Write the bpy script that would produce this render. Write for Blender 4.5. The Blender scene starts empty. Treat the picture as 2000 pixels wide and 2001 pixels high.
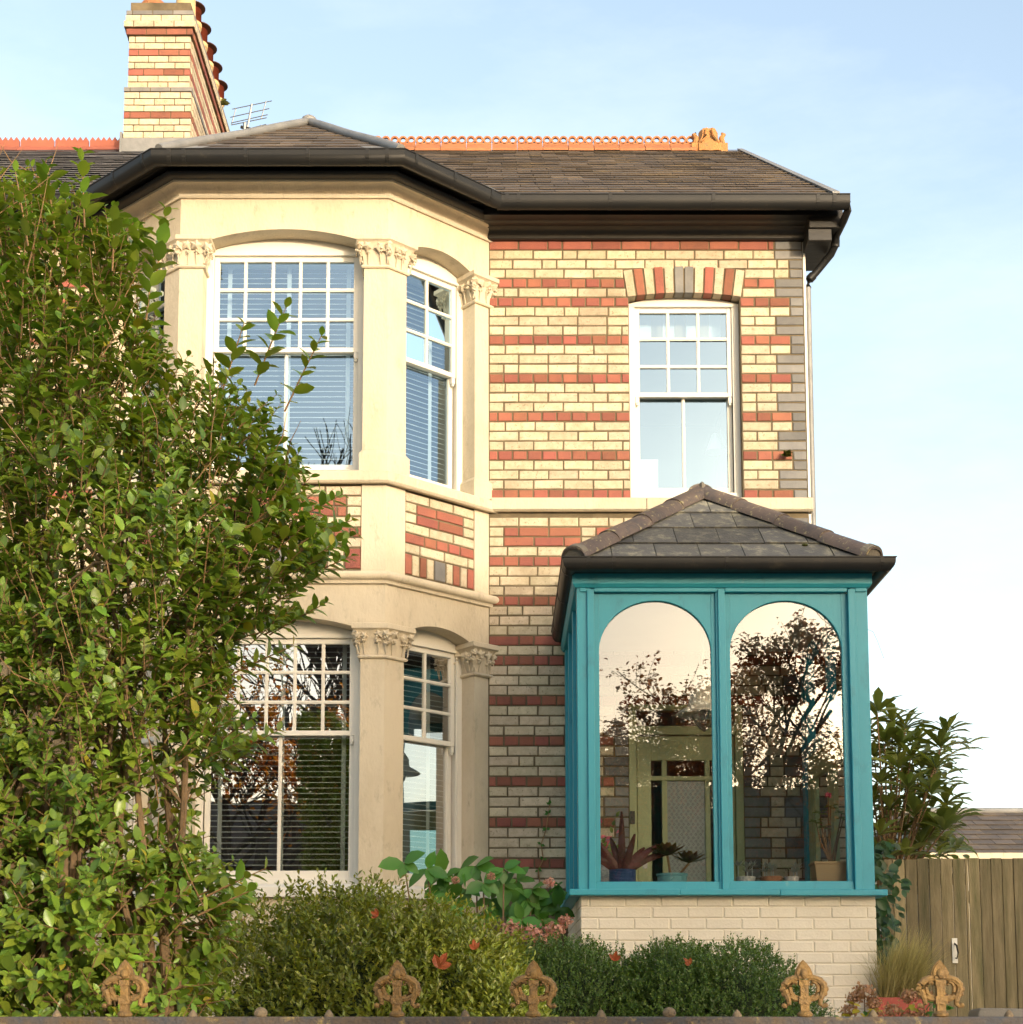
import bpy, math, random
import numpy as np
from mathutils import Vector, Matrix, noise

random.seed(7)
rng = np.random.default_rng(7)
S = bpy.context.scene
COL = S.collection
PI = math.pi

# ------------------------------------------------------------------ camera
CAMZ, F, TH, XP, YP, D = 1.6, 3007.0, 0.1097, 971.0, 1652.3, 12.0
cam = bpy.data.objects.new('camera', bpy.data.cameras.new('camera'))
COL.objects.link(cam)
cam.location = (0, -D, CAMZ)
cam.rotation_euler = (PI / 2 + TH, 0, 0)
cam.data.sensor_fit = 'HORIZONTAL'
cam.data.sensor_width = 36
cam.data.lens = F / 2000 * 36
cam.data.shift_x = (1000 - XP) / 2000
cam.data.shift_y = (YP - 1000.5) / 2000
cam.data.clip_start = 0.1
cam.data.clip_end = 2000
S.camera = cam

# ------------------------------------------------------------------ light
SUN_AZ, SUN_EL = math.radians(28), math.radians(7.5)     # azimuth to the right of the street-facing normal
w = bpy.data.worlds.new('World')
S.world = w
w.use_nodes = True
nt = w.node_tree
bg = nt.nodes['Background']
sky = nt.nodes.new('ShaderNodeTexSky')
sky.sky_type = 'NISHITA'
sky.sun_disc = False
sky.sun_elevation = SUN_EL
sky.sun_rotation = PI - SUN_AZ
sky.air_density = 1.0
sky.dust_density = 3.2
sky.ozone_density = 1.0
hsv = nt.nodes.new('ShaderNodeHueSaturation')
hsv.inputs['Saturation'].default_value = 0.80
nt.links.new(sky.outputs[0], hsv.inputs['Color'])
# faint high cloud
tcd = nt.nodes.new('ShaderNodeTexCoord')
cmp_ = nt.nodes.new('ShaderNodeMapping')
cmp_.inputs['Scale'].default_value = (1.0, 1.6, 3.2)
cmp_.inputs['Rotation'].default_value = (0.2, 0.35, 0.3)
cno = nt.nodes.new('ShaderNodeTexNoise')
cno.inputs['Scale'].default_value = 3.0
cno.inputs['Detail'].default_value = 7
cno.inputs['Roughness'].default_value = 0.62
cmr = nt.nodes.new('ShaderNodeMapRange')
cmr.inputs[1].default_value, cmr.inputs[2].default_value, cmr.inputs[4].default_value = 0.42, 0.80, 0.22
cmx = nt.nodes.new('ShaderNodeMix')
cmx.data_type = 'RGBA'
cmx.inputs[7].default_value = (3.0, 3.0, 3.05, 1)
nt.links.new(tcd.outputs['Generated'], cmp_.inputs[0])
nt.links.new(cmp_.outputs[0], cno.inputs['Vector'])
nt.links.new(cno.outputs['Fac'], cmr.inputs[0])
nt.links.new(cmr.outputs[0], cmx.inputs[0])
nt.links.new(hsv.outputs[0], cmx.inputs[6])
nt.links.new(cmx.outputs[2], bg.inputs[0])
bg.inputs[1].default_value = 0.15
ld = bpy.data.lights.new('sun', 'SUN')
ld.energy = 0.86
ld.angle = math.radians(0.8)
ld.color = (1.0, 0.87, 0.68)
sun = bpy.data.objects.new('sun', ld)
COL.objects.link(sun)
SUNV = Vector((math.sin(SUN_AZ) * math.cos(SUN_EL), -math.cos(SUN_AZ) * math.cos(SUN_EL), math.sin(SUN_EL)))
sun.rotation_euler = SUNV.to_track_quat('Z', 'Y').to_euler()
sun.location = (20, -30, 20)
vs = S.view_settings
vs.view_transform = 'Standard'
vs.look = 'None'
vs.gamma = 1
vs.use_curve_mapping = False
vs.exposure = 1.94


def wp(px, py, Y):
    """photo pixel (2000 px wide) -> (X, Z) on the plane at depth Y."""
    d = Y + D
    c, s = math.cos(TH), math.sin(TH)
    v = (YP - py) / F
    zr = d * (s + v * c) / (c - v * s)
    return (px - XP) / F * (d * c + zr * s), CAMZ + zr


def WX(px, py, Y): return wp(px, py, Y)[0]
def WZ(py, Y): return wp(1000, py, Y)[1]


# ------------------------------------------------------------------ materials
MATS = {}


def pmat(name, c1, c2=None, rough=0.7, scale=4.0, rand=0.0, bump=0.0, bscale=80.0, spec=0.4, metal=0.0,
         spots=None, leaf=0.0, stretch=None, hue=0.0, spots2=None):
    m = bpy.data.materials.new(name)
    MATS[name] = m
    m.use_nodes = True
    n, l = m.node_tree.nodes, m.node_tree.links
    b = n['Principled BSDF']
    b.inputs['Roughness'].default_value = rough
    b.inputs['Specular IOR Level'].default_value = spec
    b.inputs['Metallic'].default_value = metal
    c2 = c2 or c1
    geo = n.new('ShaderNodeNewGeometry')
    info = n.new('ShaderNodeObjectInfo')
    vec = geo.outputs['Position']
    if stretch:
        mp = n.new('ShaderNodeMapping')
        mp.inputs['Scale'].default_value = stretch
        l.new(vec, mp.inputs['Vector'])
        vec = mp.outputs['Vector']
    tn = n.new('ShaderNodeTexNoise')
    tn.inputs['Scale'].default_value = scale
    tn.inputs['Detail'].default_value = 6
    tn.inputs['Roughness'].default_value = 0.65
    l.new(vec, tn.inputs['Vector'])
    rp = n.new('ShaderNodeMapRange')
    rp.inputs[1].default_value, rp.inputs[2].default_value = 0.32, 0.68
    l.new(tn.outputs['Fac'], rp.inputs[0])
    mx = n.new('ShaderNodeMix')
    mx.data_type = 'RGBA'
    mx.inputs[6].default_value = (*c1, 1)
    mx.inputs[7].default_value = (*c2, 1)
    l.new(rp.outputs[0], mx.inputs[0])
    col = mx.outputs[2]
    for sp in (spots, spots2):
        if not sp: continue
        sc, ssc, lo, hi = sp
        t2 = n.new('ShaderNodeTexNoise')
        t2.inputs['Scale'].default_value = ssc
        t2.inputs['Detail'].default_value = 8
        t2.inputs['Roughness'].default_value = 0.7
        l.new(vec, t2.inputs['Vector'])
        r2 = n.new('ShaderNodeMapRange')
        r2.inputs[1].default_value, r2.inputs[2].default_value = lo, hi
        l.new(t2.outputs['Fac'], r2.inputs[0])
        m2 = n.new('ShaderNodeMix')
        m2.data_type = 'RGBA'
        l.new(r2.outputs[0], m2.inputs[0])
        l.new(col, m2.inputs[6])
        m2.inputs[7].default_value = (*sc, 1)
        col = m2.outputs[2]
    if rand or hue:
        ad = n.new('ShaderNodeMath')
        ad.operation = 'ADD'
        l.new(info.outputs['Random'], ad.inputs[0])
        l.new(geo.outputs['Random Per Island'], ad.inputs[1])
        fr = n.new('ShaderNodeMath')
        fr.operation = 'FRACT'
        l.new(ad.outputs[0], fr.inputs[0])
        mr = n.new('ShaderNodeMapRange')
        mr.inputs[3].default_value, mr.inputs[4].default_value = 1 - rand, 1 + rand
        l.new(fr.outputs[0], mr.inputs[0])
        hs = n.new('ShaderNodeHueSaturation')
        l.new(mr.outputs[0], hs.inputs['Value'])
        if hue:
            wn = n.new('ShaderNodeTexWhiteNoise')
            wn.noise_dimensions = '1D'
            l.new(fr.outputs[0], wn.inputs['W'])
            mh = n.new('ShaderNodeMapRange')
            mh.inputs[3].default_value, mh.inputs[4].default_value = 0.5 - hue, 0.5 + hue
            l.new(wn.outputs[0], mh.inputs[0])
            l.new(mh.outputs[0], hs.inputs['Hue'])
        l.new(col, hs.inputs['Color'])
        col = hs.outputs[0]
    l.new(col, b.inputs['Base Color'])
    if bump:
        t3 = n.new('ShaderNodeTexNoise')
        t3.inputs['Scale'].default_value = bscale
        t3.inputs['Detail'].default_value = 5
        l.new(vec, t3.inputs['Vector'])
        bp = n.new('ShaderNodeBump')
        bp.inputs['Strength'].default_value = bump
        bp.inputs['Distance'].default_value = 0.01
        l.new(t3.outputs['Fac'], bp.inputs['Height'])
        l.new(bp.outputs[0], b.inputs['Normal'])
    if leaf:
        out = n['Material Output']
        tr = n.new('ShaderNodeBsdfTranslucent')
        g = n.new('ShaderNodeMix')
        g.data_type = 'RGBA'
        g.blend_type = 'MULTIPLY'
        g.inputs[0].default_value = 1
        l.new(col, g.inputs[6])
        g.inputs[7].default_value = (1.5, 1.35, 0.45, 1)
        l.new(g.outputs[2], tr.inputs[0])
        ms = n.new('ShaderNodeMixShader')
        ms.inputs[0].default_value = 0.3 if leaf is True else leaf
        l.new(b.outputs[0], ms.inputs[1])
        l.new(tr.outputs[0], ms.inputs[2])
        l.new(ms.outputs[0], out.inputs[0])
    return m


def glassmat(name, base, tint, wav=0.012, wscale=2.2, k=1.0, gloss_tint=(1, 1, 1)):
    m = bpy.data.materials.new(name)
    MATS[name] = m
    m.use_nodes = True
    n, l = m.node_tree.nodes, m.node_tree.links
    n.remove(n['Principled BSDF'])
    out = n['Material Output']
    gl = n.new('ShaderNodeBsdfGlossy')
    gl.inputs['Roughness'].default_value = 0.0
    gl.inputs['Color'].default_value = (*gloss_tint, 1)
    tr = n.new('ShaderNodeBsdfTransparent')
    tr.inputs[0].default_value = (*tint, 1)
    fr = n.new('ShaderNodeFresnel')
    fr.inputs[0].default_value = 1.5
    ma = n.new('ShaderNodeMath')
    ma.operation = 'MULTIPLY_ADD'
    ma.inputs[1].default_value = k
    ma.inputs[2].default_value = base
    ma.use_clamp = True
    l.new(fr.outputs[0], ma.inputs[0])
    geo = n.new('ShaderNodeNewGeometry')
    tn = n.new('ShaderNodeTexNoise')
    tn.inputs['Scale'].default_value = wscale
    tn.inputs['Detail'].default_value = 1
    l.new(geo.outputs['Position'], tn.inputs['Vector'])
    bp = n.new('ShaderNodeBump')
    bp.inputs['Strength'].default_value = 1
    bp.inputs['Distance'].default_value = wav
    l.new(tn.outputs['Fac'], bp.inputs['Height'])
    l.new(bp.outputs[0], gl.inputs['Normal'])
    ms = n.new('ShaderNodeMixShader')
    l.new(ma.outputs[0], ms.inputs[0])
    l.new(tr.outputs[0], ms.inputs[1])
    l.new(gl.outputs[0], ms.inputs[2])
    l.new(ms.outputs[0], out.inputs[0])
    return m


cream_c = (0.66, 0.57, 0.41)
pmat('cream_stone', (0.60, 0.515, 0.375), (0.565, 0.48, 0.35), 0.8, 1.3, bump=0.4, bscale=55, stretch=(1, 1, 0.45), spots=((0.46, 0.38, 0.26), 2.8, 0.47, 0.78), spots2=((0.33, 0.28, 0.20), 10, 0.57, 0.78))
pmat('cream_brick', (0.60, 0.505, 0.355), (0.46, 0.375, 0.25), 0.8, 16, rand=0.15, bump=0.6, bscale=130, hue=0.010,
     spots=((0.33, 0.27, 0.17), 1.7, 0.52, 0.74), spots2=((0.20, 0.155, 0.09), 48, 0.57, 0.70))
pmat('red_brick', (0.315, 0.105, 0.064), (0.25, 0.088, 0.058), 0.75, 8, rand=0.24, bump=0.5, bscale=120, hue=0.010,
     spots=((0.20, 0.075, 0.055), 5, 0.55, 0.75), spots2=((0.12, 0.055, 0.04), 55, 0.62, 0.74))
pmat('blue_brick', (0.15, 0.145, 0.14), (0.21, 0.20, 0.18), 0.7, 6, rand=0.25, bump=0.3, bscale=100)
pmat('mortar', (0.19, 0.145, 0.085), (0.10, 0.078, 0.045), 0.95, 5, bump=0.4, bscale=150)
pmat('white_paint', (0.74, 0.70, 0.61), (0.70, 0.66, 0.57), 0.45, 3, bump=0.05, bscale=40, spots=((0.45, 0.40, 0.32), 14, 0.70, 0.78))
pmat('painted_brick', (0.72, 0.65, 0.52), (0.67, 0.60, 0.475), 0.65, 5, rand=0.03, bump=0.3, bscale=70, spots=((0.45, 0.42, 0.33), 3.2, 0.62, 0.85))
pmat('black_gloss', (0.014, 0.013, 0.012), (0.010, 0.010, 0.009), 0.38, 5, spec=0.3, bump=0.06, bscale=30)
pmat('black_wood', (0.030, 0.026, 0.021), (0.018, 0.016, 0.013), 0.38, 9, bump=0.25, bscale=22, spots=((0.10, 0.08, 0.05), 9, 0.62, 0.8), stretch=(0.3, 1, 1))
pmat('black_gutter', (0.012, 0.012, 0.012), (0.018, 0.017, 0.015), 0.42, 3, spec=0.28, spots=((0.06, 0.05, 0.035), 6, 0.6, 0.85))
pmat('slate', (0.115, 0.088, 0.062), (0.075, 0.060, 0.048), 0.6, 2.5, rand=0.28, bump=0.35, bscale=40,
     spots=((0.17, 0.125, 0.07), 2.2, 0.52, 0.72), spots2=((0.30, 0.28, 0.20), 9, 0.69, 0.77))
pmat('slate_porch', (0.085, 0.083, 0.08), (0.14, 0.133, 0.112), 0.6, 6, rand=0.38, bump=0.5, bscale=60,
     spots=((0.27, 0.25, 0.18), 11, 0.50, 0.66), spots2=((0.42, 0.40, 0.30), 26, 0.66, 0.72))
pmat('slate_neighbour', (0.15, 0.15, 0.165), (0.10, 0.10, 0.11), 0.4, 3, rand=0.3, bump=0.3, bscale=40, spots=((0.28, 0.25, 0.17), 5, 0.6, 0.75))
pmat('hip_tile', (0.10, 0.075, 0.065), (0.15, 0.11, 0.085), 0.55, 5, rand=0.18, bump=0.35, bscale=60, spots=((0.36, 0.30, 0.15), 24, 0.57, 0.63), spots2=((0.05, 0.05, 0.056), 4, 0.5, 0.72))
pmat('terracotta', (0.42, 0.16, 0.065), (0.32, 0.125, 0.055), 0.75, 6, rand=0.12, bump=0.3, bscale=80, spots=((0.28, 0.17, 0.08), 9, 0.55, 0.78))
pmat('terracotta_weathered', (0.50, 0.22, 0.07), (0.34, 0.17, 0.06), 0.8, 8, bump=0.5, bscale=60, spots=((0.22, 0.17, 0.08), 12, 0.5, 0.7))
pmat('red_ridge', (0.36, 0.11, 0.065), (0.29, 0.09, 0.055), 0.7, 6, rand=0.1, bump=0.2)
pmat('buff_clay', (0.62, 0.45, 0.22), (0.54, 0.38, 0.19), 0.75, 5, bump=0.2, spots=((0.35, 0.26, 0.14), 7, 0.6, 0.8))
pmat('dark_metal', (0.05, 0.045, 0.04), None, 0.5, metal=0.6)
pmat('brown_cap', (0.09, 0.04, 0.025), (0.06, 0.03, 0.02), 0.6, 9)
pmat('lead', (0.19, 0.19, 0.185), (0.27, 0.265, 0.25), 0.55, 5, bump=0.3, bscale=25, metal=0.25, spots=((0.18, 0.18, 0.17), 6, 0.6, 0.8))
pmat('cement', (0.16, 0.14, 0.11), (0.24, 0.21, 0.16), 0.9, 9, bump=0.5, bscale=60)
pmat('teal_paint', (0.030, 0.300, 0.370), (0.026, 0.272, 0.345), 0.40, 2.5, bump=0.12, bscale=26, spots=((0.020, 0.16, 0.20), 7, 0.56, 0.82), spots2=((0.14, 0.36, 0.37), 18, 0.64, 0.80), stretch=(1, 1, 0.5))
pmat('green_paint', (0.36, 0.38, 0.19), (0.33, 0.35, 0.175), 0.45, 3, bump=0.05)
pmat('room_wall', (0.34, 0.32, 0.28), (0.30, 0.28, 0.25), 0.9, 2)
pmat('room_floor', (0.16, 0.11, 0.07), (0.11, 0.08, 0.05), 0.6, 3)
pmat('blind_white', (0.78, 0.79, 0.76), (0.72, 0.74, 0.72), 0.5, 2)
pmat('steel', (0.30, 0.30, 0.29), None, 0.35, metal=0.9)
pmat('enamel', (0.80, 0.77, 0.68), (0.70, 0.67, 0.59), 0.4, 8)
pmat('iron_gold', (0.33, 0.195, 0.06), (0.20, 0.125, 0.055), 0.6, 26, bump=0.7, bscale=90, metal=0.25, spots=((0.20, 0.12, 0.05), 26, 0.56, 0.72))
pmat('iron_rust', (0.17, 0.13, 0.08), (0.25, 0.18, 0.10), 0.75, 16, bump=0.7, bscale=90, spots=((0.10, 0.065, 0.04), 20, 0.5, 0.7))
pmat('iron_rail', (0.06, 0.068, 0.082), (0.13, 0.085, 0.045), 0.7, 9, bump=0.6, bscale=70, spots=((0.34, 0.25, 0.09), 20, 0.58, 0.7))
pmat('weathered_wood', (0.15, 0.12, 0.06), (0.27, 0.215, 0.12), 0.85, 3.5, rand=0.34, bump=0.6, bscale=30, stretch=(7, 7, 0.6), spots=((0.09, 0.085, 0.035), 1.6, 0.46, 0.7), spots2=((0.06, 0.05, 0.03), 6, 0.6, 0.72))
pmat('soil', (0.06, 0.045, 0.03), (0.10, 0.08, 0.05), 0.95, 3, bump=0.5, bscale=20)
pmat('asphalt', (0.13, 0.125, 0.12), (0.16, 0.155, 0.145), 0.9, 6, bump=0.3, bscale=90)
pmat('bounce_gravel', (0.46, 0.40, 0.30), (0.34, 0.30, 0.23), 0.9, 40, bump=0.6, bscale=120)  # pale ground invented to bounce light; paving and asphalt lightened likewise
pmat('paving', (0.42, 0.39, 0.34), (0.36, 0.33, 0.29), 0.9, 3, bump=0.2)
pmat('stone_wall', (0.28, 0.25, 0.20), (0.20, 0.18, 0.15), 0.9, 6, bump=0.5)
pmat('bark', (0.24, 0.15, 0.075), (0.15, 0.10, 0.055), 0.85, 20, bump=0.5, bscale=60)
pmat('twig', (0.34, 0.19, 0.08), (0.25, 0.15, 0.07), 0.8, 20)
pmat('beech_bark', (0.07, 0.055, 0.045), (0.045, 0.036, 0.03), 0.9, 12)
pmat('privet_leaf', (0.265, 0.350, 0.040), (0.140, 0.235, 0.033), 0.36, 3, rand=0.36, hue=0.025, leaf=True, spec=0.5)
pmat('privet_yellow', (0.42, 0.34, 0.03), (0.30, 0.28, 0.03), 0.45, 5, rand=0.2, leaf=True)
pmat('box_gold', (0.26, 0.285, 0.036), (0.15, 0.19, 0.026), 0.36, 4, rand=0.34, hue=0.02, leaf=True, spec=0.5)
pmat('box_dark', (0.125, 0.200, 0.036), (0.080, 0.145, 0.027), 0.38, 4, rand=0.38, hue=0.02, leaf=True, spec=0.5)
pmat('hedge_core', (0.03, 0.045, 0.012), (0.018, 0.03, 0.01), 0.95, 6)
pmat('hydrangea_leaf', (0.085, 0.22, 0.035), (0.06, 0.17, 0.03), 0.42, 4, rand=0.2, hue=0.012, leaf=True)
pmat('loquat_leaf', (0.17, 0.20, 0.048), (0.10, 0.14, 0.038), 0.40, 3, rand=0.3, hue=0.02, leaf=True, bump=0.2, bscale=70)
pmat('ivy_leaf', (0.038, 0.085, 0.028), (0.025, 0.06, 0.02), 0.4, 4, rand=0.35, hue=0.02, leaf=True)
pmat('beech_leaf', (0.34, 0.10, 0.024), (0.18, 0.055, 0.02), 0.5, 1, rand=0.4, hue=0.025, leaf=0.55)
pmat('beech_orange', (0.75, 0.33, 0.05), (0.52, 0.19, 0.03), 0.5, 1, rand=0.35, hue=0.02, leaf=0.6)
pmat('red_leaf', (0.38, 0.07, 0.025), (0.26, 0.09, 0.03), 0.5, 20, leaf=True)
pmat('pink_flower', (0.62, 0.07, 0.16), (0.60, 0.20, 0.26), 0.6, 20, rand=0.25, leaf=True)
pmat('dry_flower', (0.36, 0.20, 0.12), (0.45, 0.27, 0.17), 0.8, 20, rand=0.3, leaf=True)
pmat('pink_mophead', (0.46, 0.20, 0.18), (0.52, 0.32, 0.24), 0.8, 20, rand=0.3, leaf=True)
pmat('feather_grass', (0.42, 0.35, 0.15), (0.33, 0.29, 0.12), 0.7, 4, rand=0.25, leaf=True)
pmat('planter_red', (0.40, 0.07, 0.045), (0.33, 0.065, 0.045), 0.6, 4)
pmat('blue_ceramic', (0.075, 0.13, 0.31), (0.05, 0.09, 0.23), 0.35, 30, bump=0.3, bscale=200)
pmat('turquoise_tin', (0.14, 0.36, 0.42), (0.17, 0.40, 0.45), 0.5, 8, spots=((0.28, 0.14, 0.07), 28, 0.60, 0.68))
pmat('beige_trough', (0.42, 0.32, 0.19), (0.36, 0.28, 0.17), 0.6, 5)
pmat('white_ceramic', (0.66, 0.66, 0.64), (0.25, 0.28, 0.33), 0.4, 60)
pmat('brown_pot', (0.36, 0.16, 0.08), (0.30, 0.14, 0.08), 0.6, 9)
pmat('purple_leaf', (0.16, 0.05, 0.055), (0.10, 0.045, 0.04), 0.45, 12, rand=0.25, leaf=True)
pmat('aeonium_leaf', (0.13, 0.15, 0.05), (0.13, 0.06, 0.035), 0.4, 14, rand=0.25, leaf=True)
pmat('silver_leaf', (0.36, 0.42, 0.48), (0.42, 0.44, 0.50), 0.5, 14, rand=0.15, leaf=True)
pmat('geranium_leaf', (0.12, 0.22, 0.06), (0.22, 0.28, 0.09), 0.5, 30, rand=0.2, leaf=True)
pmat('frosted', (0.28, 0.31, 0.30), (0.24, 0.27, 0.265), 0.25, 3, spec=0.5)
pmat('etch_dark', (0.06, 0.07, 0.07), None, 0.4)
pmat('fern', (0.10, 0.11, 0.02), (0.07, 0.08, 0.02), 0.6, 20, leaf=True)
glassmat('glass_sky', 0.26, (0.70, 0.80, 0.86), 0.002, 1.5, gloss_tint=(0.60, 0.80, 0.97))  # blue tint on the gloss stands in for a bluer reflected sky
glassmat('glass_low', 0.32, (0.80, 0.86, 0.84), 0.0012, 2.0)
glassmat('glass_porch', 0.10, (0.96, 0.97, 0.94), 0.002, 1.2)
glassmat('glass_blue', 0.05, (0.22, 0.46, 0.54), 0.001, 1.0)
glassmat('glass_clear', 0.02, (0.96, 0.98, 0.97), 0.001, 1.0)

# ------------------------------------------------------------------ scene helpers
W = {}


def link(o, parent=None, world=(0, 0, 0)):
    COL.objects.link(o)
    o.location = world
    if parent is not None:
        o.parent = parent
        o.matrix_parent_inverse = Matrix.Translation(-Vector(W[parent.name]))
    W[o.name] = Vector(world)
    return o


def tag(o, label, cat=None, group=None, kind=None):
    if label: o['label'] = label
    if cat: o['category'] = cat
    if group: o['group'] = group
    if kind: o['kind'] = kind
    return o


def thing(name, loc, label, cat, group=None):
    o = bpy.data.objects.new(name, None)
    o.empty_display_size = 0.1
    link(o, None, loc)
    return tag(o, label, cat, group)


class MB:
    """collects faces; build() links them as one mesh object"""

    def __init__(self):
        self.v, self.f = [], []

    def add(self, vs, fs):
        b = len(self.v)
        self.v += [tuple(p) for p in vs]
        self.f += [tuple(b + i for i in f) for f in fs]
        return self

    def box(self, x0, x1, y0, y1, z0, z1, T=None):
        vs = [(x, y, z) for z in (z0, z1) for y in (y0, y1) for x in (x0, x1)]
        if T: vs = [T(*p) for p in vs]
        return self.add(vs, [(0, 2, 3, 1), (4, 5, 7, 6), (0, 1, 5, 4), (2, 6, 7, 3), (0, 4, 6, 2), (1, 3, 7, 5)])

    def prism(self, poly, lo, hi, T):
        """poly of 2-D points; T(a, b, h) -> point; extruded from h=lo to h=hi"""
        n = len(poly)
        vs = [T(a, b, lo) for a, b in poly] + [T(a, b, hi) for a, b in poly]
        fs = [tuple(range(n))[::-1], tuple(range(n, 2 * n))]
        fs += [(i, (i + 1) % n, n + (i + 1) % n, n + i) for i in range(n)]
        return self.add(vs, fs)

    def loft(self, loops, closed=True, caps=True):
        n = len(loops[0])
        vs = [p for lp in loops for p in lp]
        fs = []
        for r in range(len(loops) - 1):
            for i in range(n if closed else n - 1):
                j = (i + 1) % n
                fs.append((r * n + i, r * n + j, (r + 1) * n + j, (r + 1) * n + i))
        if caps and closed:
            fs.append(tuple(range(n))[::-1])
            fs.append(tuple((len(loops) - 1) * n + i for i in range(n)))
        return self.add(vs, fs)

    def tube(self, pts, r, n=6, caps=True):
        pts = [Vector(p) for p in pts]
        rs = r if isinstance(r, (list, tuple)) else [r] * len(pts)
        loops = []
        for i, p in enumerate(pts):
            t = (pts[min(i + 1, len(pts) - 1)] - pts[max(i - 1, 0)])
            if t.length < 1e-9: t = Vector((0, 0, 1))
            t.normalize()
            a = t.cross(Vector((0, 0, 1)) if abs(t.z) < 0.9 else Vector((1, 0, 0))).normalized()
            b = t.cross(a)
            loops.append([p + (a * math.cos(k * 2 * PI / n) + b * math.sin(k * 2 * PI / n)) * rs[i] for k in range(n)])
        return self.loft(loops, True, caps)

    def lathe(self, prof, cx, cy, n=20, cap=True):
        loops = [[(cx + r * math.cos(k * 2 * PI / n), cy + r * math.sin(k * 2 * PI / n), z) for k in range(n)] for r, z in prof]
        return self.loft(loops, True, cap)

    def sphere(self, c, r, n=8, m=6, sc=(1, 1, 1)):
        loops = []
        for j in range(m + 1):
            a = -PI / 2 + PI * j / m
            rr = max(math.cos(a), 0.02)
            loops.append([(c[0] + r * sc[0] * rr * math.cos(k * 2 * PI / n), c[1] + r * sc[1] * rr * math.sin(k * 2 * PI / n), c[2] + r * sc[2] * math.sin(a)) for k in range(n)])
        return self.loft(loops)

    def mesh(self, name, mat, smooth=False, org=(0, 0, 0)):
        me = bpy.data.meshes.new(name)
        me.from_pydata([(p[0] - org[0], p[1] - org[1], p[2] - org[2]) for p in self.v], [], self.f)
        import bmesh
        bm = bmesh.new()
        bm.from_mesh(me)
        bmesh.ops.recalc_face_normals(bm, faces=bm.faces)
        bm.to_mesh(me)
        bm.free()
        me.materials.append(MATS[mat])
        if smooth:
            me.polygons.foreach_set('use_smooth', [True] * len(me.polygons))
            try: me.set_sharp_from_angle(angle=math.radians(38))
            except Exception: pass
        return me

    def build(self, name, mat, parent=None, smooth=False, bevel=0.0):
        a = np.array(self.v)
        lo, hi = a.min(0), a.max(0)
        org = ((lo[0] + hi[0]) / 2, (lo[1] + hi[1]) / 2, lo[2])
        o = bpy.data.objects.new(name, self.mesh(name, mat, smooth, org))
        link(o, parent, org)
        if bevel:
            md = o.modifiers.new('bevel', 'BEVEL')
            md.width = bevel
            md.segments = 2
            md.limit_method = 'ANGLE'
        return o


def inst(name, me, parent, loc, rot=(0, 0, 0), scale=(1, 1, 1)):
    o = bpy.data.objects.new(name, me)
    link(o, parent, loc)
    o.rotation_euler = rot
    o.scale = scale
    return o


def XZ(y_is_h=None):
    return lambda a, b, h: (a, h, b)


def XY(a, b, h): return (a, b, h)


def sweep(mb, prof, path, closed_prof=True):
    """prof: list of (offset, z); path: function offset -> list of plan points"""
    cols = [path(d) for d, z in prof]
    n = len(cols[0])
    loops = []
    for i in range(n):
        loops.append([(cols[j][i][0], cols[j][i][1], prof[j][1]) for j in range(len(prof))])
    return mb.loft(loops, closed_prof, closed_prof)

# ------------------------------------------------------------------ ground
def sheet(name, mat, x0, x1, y0, y1, z, thick=0.0):
    mb = MB()
    if thick: mb.box(x0, x1, y0, y1, z - thick, z)
    else: mb.add([(x0, y0, z), (x1, y0, z), (x1, y1, z), (x0, y1, z)], [(0, 1, 2, 3)])
    o = mb.build(name, mat)
    o['kind'] = 'structure'
    return o


sheet('ground', 'soil', -500, 500, -500, 500, -0.02)
sheet('road', 'asphalt', -120, 120, -17.5, -9.6, 0.0)
sheet('pavement', 'paving', -120, 120, -9.6, -7.35, 0.12, 0.13)
sheet('garden_ground', 'bounce_gravel', -30, 30, -7.0, 26, 1.0, 1.01)
sheet('garden_path', 'paving', 2.75, 4.4, -7.0, 0.2, 1.02, 0.012)

# ------------------------------------------------------------------ house
house = thing('house', (0, 4, 1.0), 'Victorian cream and red banded brick house with a two-storey bay window', 'house')
XL, XR = -0.063, 2.506
ZR = CAMZ + 6.2691            # centre of the top red course
ZRL = CAMZ + 3.6098           # centre of the red course below the stone band
CH = 0.081


def wall_boxes(mb, x0, x1, z0, z1, holes, y0=0.0, y1=0.24):
    """rectangular wall with rectangular holes (x0,x1,z0,z1) sorted and not overlapping in x"""
    x = x0
    for (a, b, c, d) in holes:
        if a > x: mb.box(x, a, y0, y1, z0, z1)
        if c > z0: mb.box(a, b, y0, y1, z0, c)
        if d < z1: mb.box(a, b, y0, y1, d, z1)
        x = b
    if x1 > x: mb.box(x, x1, y0, y1, z0, z1)


WIN = (1.078, 1.985, 5.735, 7.46)
DOOR = (1.045, 1.945, 1.6, 4.05)
mb = MB()
wall_boxes(mb, XL - 0.02, XR, 5.62, 7.92, [(WIN[0], WIN[1], WIN[2] - 0.02, 7.50)])
wall_boxes(mb, XL - 0.02, XR, 1.0, 5.615, [DOOR])
front_wall = mb.build('front_wall', 'mortar', house)

# bricks ------------------------------------------------------------
BR = {}


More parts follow.
